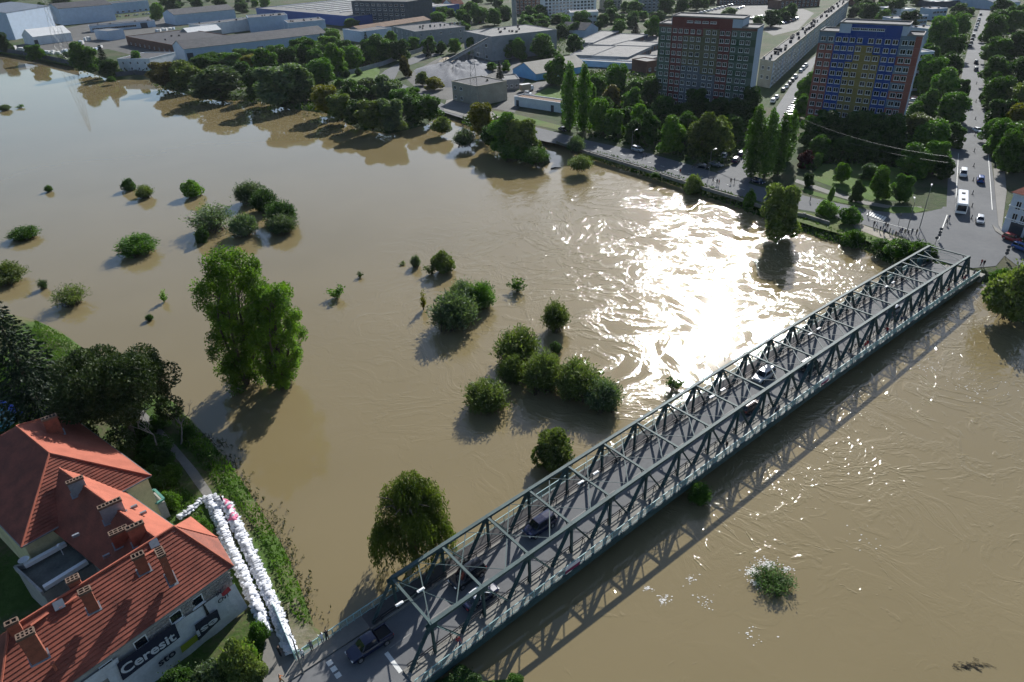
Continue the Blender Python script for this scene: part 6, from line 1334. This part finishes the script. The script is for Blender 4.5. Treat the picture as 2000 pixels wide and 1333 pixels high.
# ------------------------------------------------------------------ street furniture
def lamp(xb, yb, ytop, label, az, z=GZ, arm=1.6):
    P = at(xb, yb, z); h = height_to(P, ytop); t = thing('street_lamp', label, 'street lamp', tuple(P), 'street lamps'); d = Vector((math.cos(az), math.sin(az), 0))
    mb = MB(); mb.tube([P, P+Vector((0, 0, h*.55)), P+Vector((0, 0, h*.95)), P+Vector((0, 0, h))+d*arm*.5, P+Vector((0, 0, h+.1))+d*arm], [.11, .09, .06, .05, .045], 7); mb.build('post', M_GUTTER, t)
    mb = MB(); mb.box(P+Vector((0, 0, h+.1))+d*(arm+.3), (.75, .32, .14), 0, d, Vector((-d.y, d.x, 0))); mb.build('lamp_head', M_LAMP, t)
lamp(592, 1316, 1246, 'street lamp at the near bridge end beside the sandbags', 2.4, 1.6, .5); lamp(1234, 292, 256, 'street lamp on the riverside road before the wood', .6); lamp(1384, 346, 294, 'street lamp on the riverside road by the shaded cars', .6); lamp(1772, 450, 392, 'street lamp standing by the crowd near the junction', 1.2); lamp(1106, 248, 216, 'street lamp by the paired poplars', .6)
lamp(1796, 446, 366, 'taller street lamp at the mouth of the avenue', 1.0)
M_SIGN = mat('sign_back_grey', (.10, .10, .11), .5, .15, metal=.3)
for k, (x, y, lb) in enumerate(((1832, 470, 'pair of round road signs at the far left bridge corner'), (1963, 506, 'stacked road signs at the far right bridge corner'), (1754, 440, 'round road sign beside the crowd'), (1824, 486, 'single round road sign near the bridge portal'))):
    P = at(x, y, GZ); t = thing('road_sign', lb, 'road sign', tuple(P), 'road signs'); mb = MB(); mb.tube([P, P+Vector((0, 0, 3.2))], .05, 6); mb.build('pole', M_GUTTER, t)
    for z in ((2.9, 2.1, 1.4) if k in (0, 1) else (2.7,)):
        c = P+Vector((0, 0, z)); f = (Vector((0, 0, 0))-P); f.z = 0; f.normalize(); mb = MB(); mb.tube([c+f*.06, c+f*.1], .38, 12); mb.build('sign_plate', M_SIGN, t)
for k in range(11):
    f = k/10; x, y = 1897+f*11, 428-f*300*(1-.25*(1-f)); P = at(x, y, Z1+.06); t = thing('lane_delineator', f'{ordinal(k)} dark lane delineator post from the junction on the avenue centre line', 'delineator', tuple(P), 'lane delineators')
    mb = MB(); mb.box(P+Vector((0, 0, .04)), (.5, .35, .08)); mb.build('foot', M_TYRE, t); mb = MB(); mb.beam(P+Vector((0, 0, .08)), P+Vector((0, 0, 1.1)), .28, .06); mb.build('blade', M_DOOR, t)
# road markings across the river
mb = MB()
def mark(a, b, wd, z=Z1+.10):
    p, q = at(*a, z), at(*b, z); d = (q-p).normalized(); n = Vector((-d.y, d.x, 0))*wd/2; mb.poly([p-n, q-n, q+n, p+n])
for k in range(7): mark((1700+k*5, 414+k*1.6), (1694+k*5, 420+k*1.8), .5)
for k in range(12): mark((1160+k*26, 287+k*7.4), (1168+k*26, 289.2+k*7.4), .15)
mark((1866, 410), (1872, 300), .15); mark((1938, 410), (1930, 300), .15); mark((1700, 428), (1790, 452), .12); mark((1832, 470), (1850, 420), .2)
tag(mb.build('road_markings', M_LINE), None, None, None, 'structure')
mb = MB(); pts = [at(x, y, Z1+.12) for x, y in ((1956, 452), (1938, 440), (1944, 452), (1960, 462), (1990, 470))]; mb.prism(ccw([tuple(p.xy) for p in pts]), GZ, Z1+.2); tag(mb.build('corner_pavement', M_PAVE), None, None, None, 'structure')
mb = MB(); pts = [at(x, y, Z1+.12) for x, y in ((1950, 440), (1944, 380), (1940, 330), (1962, 330), (1966, 376), (1956, 452))]; mb.prism(ccw([tuple(p.xy) for p in pts]), GZ, Z1+.19); tag(mb.build('avenue_pavement', M_PAVE), None, None, None, 'structure')
# overhead wires before the blue tower
for k, (a, za, b, zb, lb) in enumerate((((1566, 232), 12, (1852, 306), 12, 'upper overhead wire sagging in front of the blue tower'), ((1560, 244), 9, (1852, 318), 9, 'lower overhead wire sagging in front of the blue tower'))):
    p, q = at(a[0], a[1], za), at(b[0], b[1], zb); mb = MB(); mb.tube([p.lerp(q, f/10)-Vector((0, 0, 4*1.6*(f/10)*(1-f/10))) for f in range(11)], .014, 4); tag(mb.build('overhead_wire', M_GUTTER, None, False, tuple(p)), lb, 'wire', 'overhead wires')
# ------------------------------------------------------------------ people
SKIN = mat('skin', (.42, .26, .19), .6, .1); HAIR = mat('dark_hair', (.03, .02, .015), .7, .2)
CLOTH = {c: mat(c+'_garment', v, .85, .2, 3, 12) for c, v in {'black': (.015, .015, .017), 'navy': (.02, .03, .08), 'grey': (.13, .13, .135), 'white': (.6, .6, .6), 'red': (.28, .03, .03), 'orange': (.40, .14, .04), 'denim': (.05, .08, .15), 'khaki': (.17, .15, .09)}.items()}
def person_mesh(pose):
    """one continuous skinned figure 1.74 m tall, facing +x"""
    st = {'stand': (.04, -.03, .05, .02), 'walk': (.28, -.26, .30, -.22), 'lean': (.02, .06, .42, .42)}[pose]; lx, rx, la, ra = st; bend = .16 if pose == 'lean' else 0.0
    V = [(0, 0, .94), (bend*.4, 0, 1.14), (bend*.8, 0, 1.36), (bend, 0, 1.48), (bend+.02, 0, 1.60), (bend+.03, 0, 1.70),
         (0, .09, .90), (lx*.55+.04, .10, .50), (lx, .10, .09), (lx+.15, .11, .04), (0, -.09, .90), (rx*.55+.04, -.10, .50), (rx, -.10, .09), (rx+.15, -.11, .04),
         (bend*.9, .19, 1.40), (bend+la*.35, .24, 1.14), (bend+la, .22, .92 if pose != 'lean' else 1.08), (bend+la+.06, .21, .84 if pose != 'lean' else 1.07),
         (bend*.9, -.19, 1.40), (bend+ra*.35, -.24, 1.14), (bend+ra, -.22, .92 if pose != 'lean' else 1.08), (bend+ra+.06, -.21, .84 if pose != 'lean' else 1.07)]
    E = [(0, 1), (1, 2), (2, 3), (3, 4), (4, 5), (0, 6), (6, 7), (7, 8), (8, 9), (0, 10), (10, 11), (11, 12), (12, 13), (2, 14), (14, 15), (15, 16), (16, 17), (2, 18), (18, 19), (19, 20), (20, 21)]
    R = [.15, .13, .15, .06, .095, .075, .095, .068, .048, .04, .095, .068, .048, .04, .065, .048, .036, .035, .065, .048, .036, .035]
    me = bpy.data.meshes.new('p'); me.from_pydata(V, E, []); o = bpy.data.objects.new('p', me); COL.objects.link(o)
    m = o.modifiers.new('s', 'SKIN'); me.skin_vertices[0].data[0].use_root = True
    for k, r in enumerate(R): me.skin_vertices[0].data[k].radius = (r, r)
    ss = o.modifiers.new('d', 'SUBSURF'); ss.levels = 1; ss.render_levels = 1
    bpy.context.view_layer.update(); ev = bpy.data.meshes.new_from_object(o.evaluated_get(bpy.context.evaluated_depsgraph_get())); bpy.data.objects.remove(o); ev.name = 'person_'+pose
    ev.materials.clear()
    for mm in (CLOTH['grey'], CLOTH['denim'], SKIN, HAIR): ev.materials.append(mm)
    for f in ev.polygons:
        c = f.center; f.use_smooth = True
        f.material_index = 3 if c.z > 1.63 and (c.x-bend < .05 or c.z > 1.70) else 2 if c.z > 1.49 or (abs(c.y) > .17 and c.z < .93 and c.z > .78) else 0 if c.z > .92 else 3 if c.z < .08 else 1
    return ev
PM = {p: person_mesh(p) for p in ('stand', 'walk', 'lean')}
def person(P, ang, pose, top, bot, label, group):
    o = put('person', PM[pose], None, tuple(P), (0, 0, ang), random.uniform(.95, 1.05)); tag(o, label, 'person', group)
    for k, m in ((0, CLOTH[top]), (1, CLOTH[bot])): o.material_slots[k].link = 'OBJECT'; o.material_slots[k].material = m
random.seed(66); AN = math.atan2(BN.y, BN.x)
dz0 = deck_z(-.55)+.12
for x, y, top, bot, pose, a, lb in ((592, 1287, 'white', 'navy', 'stand', AN+2.6, 'person in white top by the near lamp post'), (611, 1272, 'grey', 'black', 'lean', AN+3.14, 'person in grey leaning on the railing at the near bridge end'), (632, 1257, 'white', 'denim', 'lean', AN+3.14, 'person in pale top and jeans at the near railing'), (641, 1252, 'black', 'black', 'lean', AN+2.9, 'person in black looking over the near railing')):
    P = at(x, y, dz0); person(P, a, pose, top, bot, lb, 'people at the near bridge end')
person(at(548, 1282, 1.6), 1.2, 'stand', 'black', 'black', 'person in black beside the sandbag wall end', 'people by the sandbags'); person(at(551, 1338, 1.6), .6, 'walk', 'orange', 'khaki', 'person in orange jacket at the bottom edge', 'people by the sandbags'); person(at(436, 985, 1.7), 1.0, 'stand', 'black', 'navy', 'person in black at the top of the sandbag wall', 'people by the sandbags')
cl = ['black', 'navy', 'grey', 'red', 'white', 'khaki', 'denim']
for k, i in enumerate((.35, 4.9, 7.4, 9.2, 9.35, 12.6, 13.4, 13.55, 14.6, 15.5, 15.62, 16.4, 16.52, 16.64, 17.4, 18.3, 18.45, 19.6, 19.75, 20.3)):
    c = random.choice(cl[:4]); person(BP(i, BW+1.2+random.uniform(-.3, .35), .14), random.choice((AB, AB+math.pi, AN)), random.choice(('walk', 'lean', 'stand')), c, random.choice(('black', 'denim', 'navy')), f'person in {c} on the right bridge walkway, {ordinal(k)} from the near end', 'people on the bridge walkway')
for k, (x, y) in enumerate(((1706, 444), (1711, 446), (1724, 449), (1728, 446), (1732, 449), (1737, 457), (1726, 459), (1742, 461), (1756, 458), (1760, 457), (1766, 460), (1772, 462), (1780, 459), (1789, 460), (1794, 463), (1718, 454), (1748, 464), (1752, 466))):
    c = random.choice(cl[:6]); person(at(x, y, Z1+.02), random.random()*6.28, random.choice(('stand', 'walk', 'stand')), c, random.choice(('black', 'denim', 'navy')), f'person in {c} in the riverside crowd, {ordinal(k)} figure counted along it', 'riverside crowd')
for k, (x, y, lb) in enumerate(((1695, 424, 'person crossing the zebra by the park'), (1256, 309, 'person walking left of a pair on the riverside road'), (1262, 309, 'person walking right of a pair on the riverside road'), (1328, 340, 'person at the river wall before the yellowish shrub'), (1351, 334, 'person in the road near the shaded cars'), (1392, 357, 'lone onlooker on the verge above the river wall'), (1400, 361, 'left one of two onlookers on the verge'), (1404, 362, 'right one of two onlookers on the verge'), (1427, 359, 'left one of two people on the grass by the poplars'), (1434, 358, 'right one of two people on the grass by the poplars'), (1582, 394, 'person on the path by the park lawn'), (1915, 520, 'left person by the far bridge end railing'), (1920, 521, 'right person by the far bridge end railing'), (1852, 432, 'person crossing at the junction'), (1848, 440, 'second person crossing at the junction'))):
    c = cl[k % 4]; person(at(x, y, Z1+.08), random.random()*6.28, 'walk' if k % 3 else 'stand', c, 'black', lb, 'people on the far bank')
# ------------------------------------------------------------------ sandbags
def bag_mesh(seed):
    random.seed(seed); mb = MB(); N, R = 10, 7; ph = [random.random()*6 for _ in range(4)]
    for r in range(R+1):
        th = math.pi*r/R
        for k in range(N):
            a = 2*math.pi*k/N; f = lambda v, e: math.copysign(abs(v)**e, v)
            x = .36*f(math.cos(th), .7); s = abs(math.sin(th))**.55; y = .23*s*f(math.cos(a), .7); z = .14*s*f(math.sin(a), .8)
            k1 = 1+.10*math.sin(5*x*3+ph[0]+a)+.07*math.sin(3*a+ph[1]); mb.v.append((x, y*k1, z*k1))
    for r in range(R):
        for k in range(N): mb.f.append((r*N+k, r*N+(k+1) % N, (r+1)*N+(k+1) % N, (r+1)*N+k)); mb.m.append(0)
    mb.tube([(.33, 0, 0), (.42, 0, .02), (.47, .02, .05)], [.06, .035, .06], 6)
    return mb.mesh('sandbag', M_BAG, smooth=True)
M_BAG = mat('white_woven_sandbag', (.56, .57, .60), .8, .18, 2.5, 14, rnd=.28); M_BAGR = mat('pink_woven_sandbag', (.62, .16, .26), .7, .15, 2.5, 14)
BAGS = [bag_mesh(s) for s in range(6)]; spots = []
def bag_row(pts, width, layers, step=.40):
    q = [at(x, y, 1.6) for x, y in pts]
    for a, b in zip(q, q[1:]):
        L = (b-a).length; d = (b-a)/L; n = Vector((-d.y, d.x, 0)); ang = math.atan2(d.y, d.x)
        for lay in range(layers):
            wd = width-.32*lay; nw = max(1, int(round(wd/.46))); nl = max(1, int(L/step))
            for i in range(nl):
                for j in range(nw):
                    if lay < layers-1 and 0 < j < nw-1: continue
                    p = a+d*(L*(i+.5+random.uniform(-.25, .25))/nl)+n*((j+.5)/nw-.5)*wd+n*random.uniform(-.13, .13); p.z = 1.72+.22*lay+random.uniform(-.06, .10)
                    spots.append((lay == layers-1, p, ang+math.pi/2*(random.random() < .6)+random.uniform(-.5, .5)))
random.seed(88)
bag_row([(424, 978), (446, 992), (466, 1034), (500, 1106), (534, 1184), (556, 1240), (571, 1278)], 1.3, 3); bag_row([(408, 974), (424, 1008), (450, 1072), (480, 1134), (506, 1196), (520, 1240)], 1.25, 3); bag_row([(350, 1014), (372, 998), (396, 978), (424, 972)], .9, 2)
spots.sort(key=lambda s: not s[0]); random.seed(89)
for k, (top, p, a) in enumerate(spots[:300]):
    o = put('sandbag', BAGS[k % 6], None, tuple(p), (random.uniform(-.2, .2), random.uniform(-.2, .2), a), random.uniform(.8, 1.25)); red = (pix(p)[1] < 1015 and pix(p)[0] > 436 and random.random() < .3)
    if red: o.material_slots[0].link = 'OBJECT'; o.material_slots[0].material = M_BAGR
    tag(o, 'pink woven sandbag near the upper bend of the sandbag wall' if red else 'white woven sandbag on the flood wall beside the banner house', 'sandbag', 'pink sandbags' if red else 'white sandbags')
rest = MB()
for k, (top, p, a) in enumerate(spots[300:]):
    me = BAGS[k % 6]; ca, sa = math.cos(a), math.sin(a); o = len(rest.v)
    rest.v += [(p.x+v.co.x*ca-v.co.y*sa, p.y+v.co.x*sa+v.co.y*ca, p.z+v.co.z) for v in me.vertices]
    for f in me.polygons: rest.f.append(tuple(i+o for i in f.vertices)); rest.m.append(0)
tag(rest.build('sandbag_wall_core', M_BAG, None, True), 'lower layers of white sandbags in the flood walls', 'sandbags', None, 'stuff')
# ------------------------------------------------------------------ painted glitter flecks and drift on the water
random.seed(97); C = []  # white flecks stand in for sun glitter on the ripples
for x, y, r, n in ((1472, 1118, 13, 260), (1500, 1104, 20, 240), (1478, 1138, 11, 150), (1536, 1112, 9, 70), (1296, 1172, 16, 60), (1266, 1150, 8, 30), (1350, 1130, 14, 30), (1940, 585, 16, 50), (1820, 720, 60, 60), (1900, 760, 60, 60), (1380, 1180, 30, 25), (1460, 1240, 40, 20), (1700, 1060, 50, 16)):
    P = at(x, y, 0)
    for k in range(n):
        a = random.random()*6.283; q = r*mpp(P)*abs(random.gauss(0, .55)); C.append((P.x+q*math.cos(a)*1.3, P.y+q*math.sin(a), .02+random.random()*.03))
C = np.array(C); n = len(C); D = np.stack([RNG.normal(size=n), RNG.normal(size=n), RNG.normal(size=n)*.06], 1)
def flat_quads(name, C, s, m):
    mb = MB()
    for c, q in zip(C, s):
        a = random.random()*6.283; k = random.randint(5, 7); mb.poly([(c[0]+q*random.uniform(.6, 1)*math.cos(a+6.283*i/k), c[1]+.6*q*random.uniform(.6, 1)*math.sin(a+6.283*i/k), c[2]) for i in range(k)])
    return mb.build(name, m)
tag(flat_quads('glitter_flecks', C, RNG.uniform(.04, .17, n), mat('glitter_flecks', (.62, .60, .55), .8, .1)), 'white flecks painted in place of sun glitter on the current', 'glitter', None, 'stuff')
P = at(1893, 1300, .03); mb = MB()
for k in range(60): a = random.uniform(-.9, -.3); c = P+Vector((random.gauss(0, 1.0), random.gauss(0, .25), 0)); mb.tube([c, c+Vector((.5*math.cos(a), .5*math.sin(a), random.uniform(0, .1)))], .02, 4, cap=False)
tag(mb.build('floating_branch', M_BARK, None, False, tuple(P)), 'dark leafy branch drifting at the lower right of the river', 'branch')
P = at(1076, 330, .05); mb = MB(); mb.tube([P, P+Vector((1.5, .5, .2)), P+Vector((3.4, .6, .1))], [.25, .22, .1], 6); tag(mb.build('drift_log', M_BARK, None, False, tuple(P)), 'dark drift log at the tip of the promontory', 'log')
# ------------------------------------------------------------------ the air
mb = MB(); mb.box((0, 1850, 36.5), (9400, 5700, 79))
hz = mb.build('haze', [])
m = bpy.data.materials.new('summer_haze'); m.use_nodes = True; nt = m.node_tree; nt.nodes.remove(nt.nodes['Principled BSDF'])
v = nt.nodes.new('ShaderNodeVolumePrincipled'); v.inputs['Color'].default_value = (.80, .88, 1.0, 1); v.inputs['Density'].default_value = .000025; v.inputs['Anisotropy'].default_value = .35
nt.links.new(v.outputs[0], nt.nodes['Material Output'].inputs['Volume']); hz.data.materials.append(m); tag(hz, 'thin bluish summer haze filling the valley', 'haze', None, 'stuff')
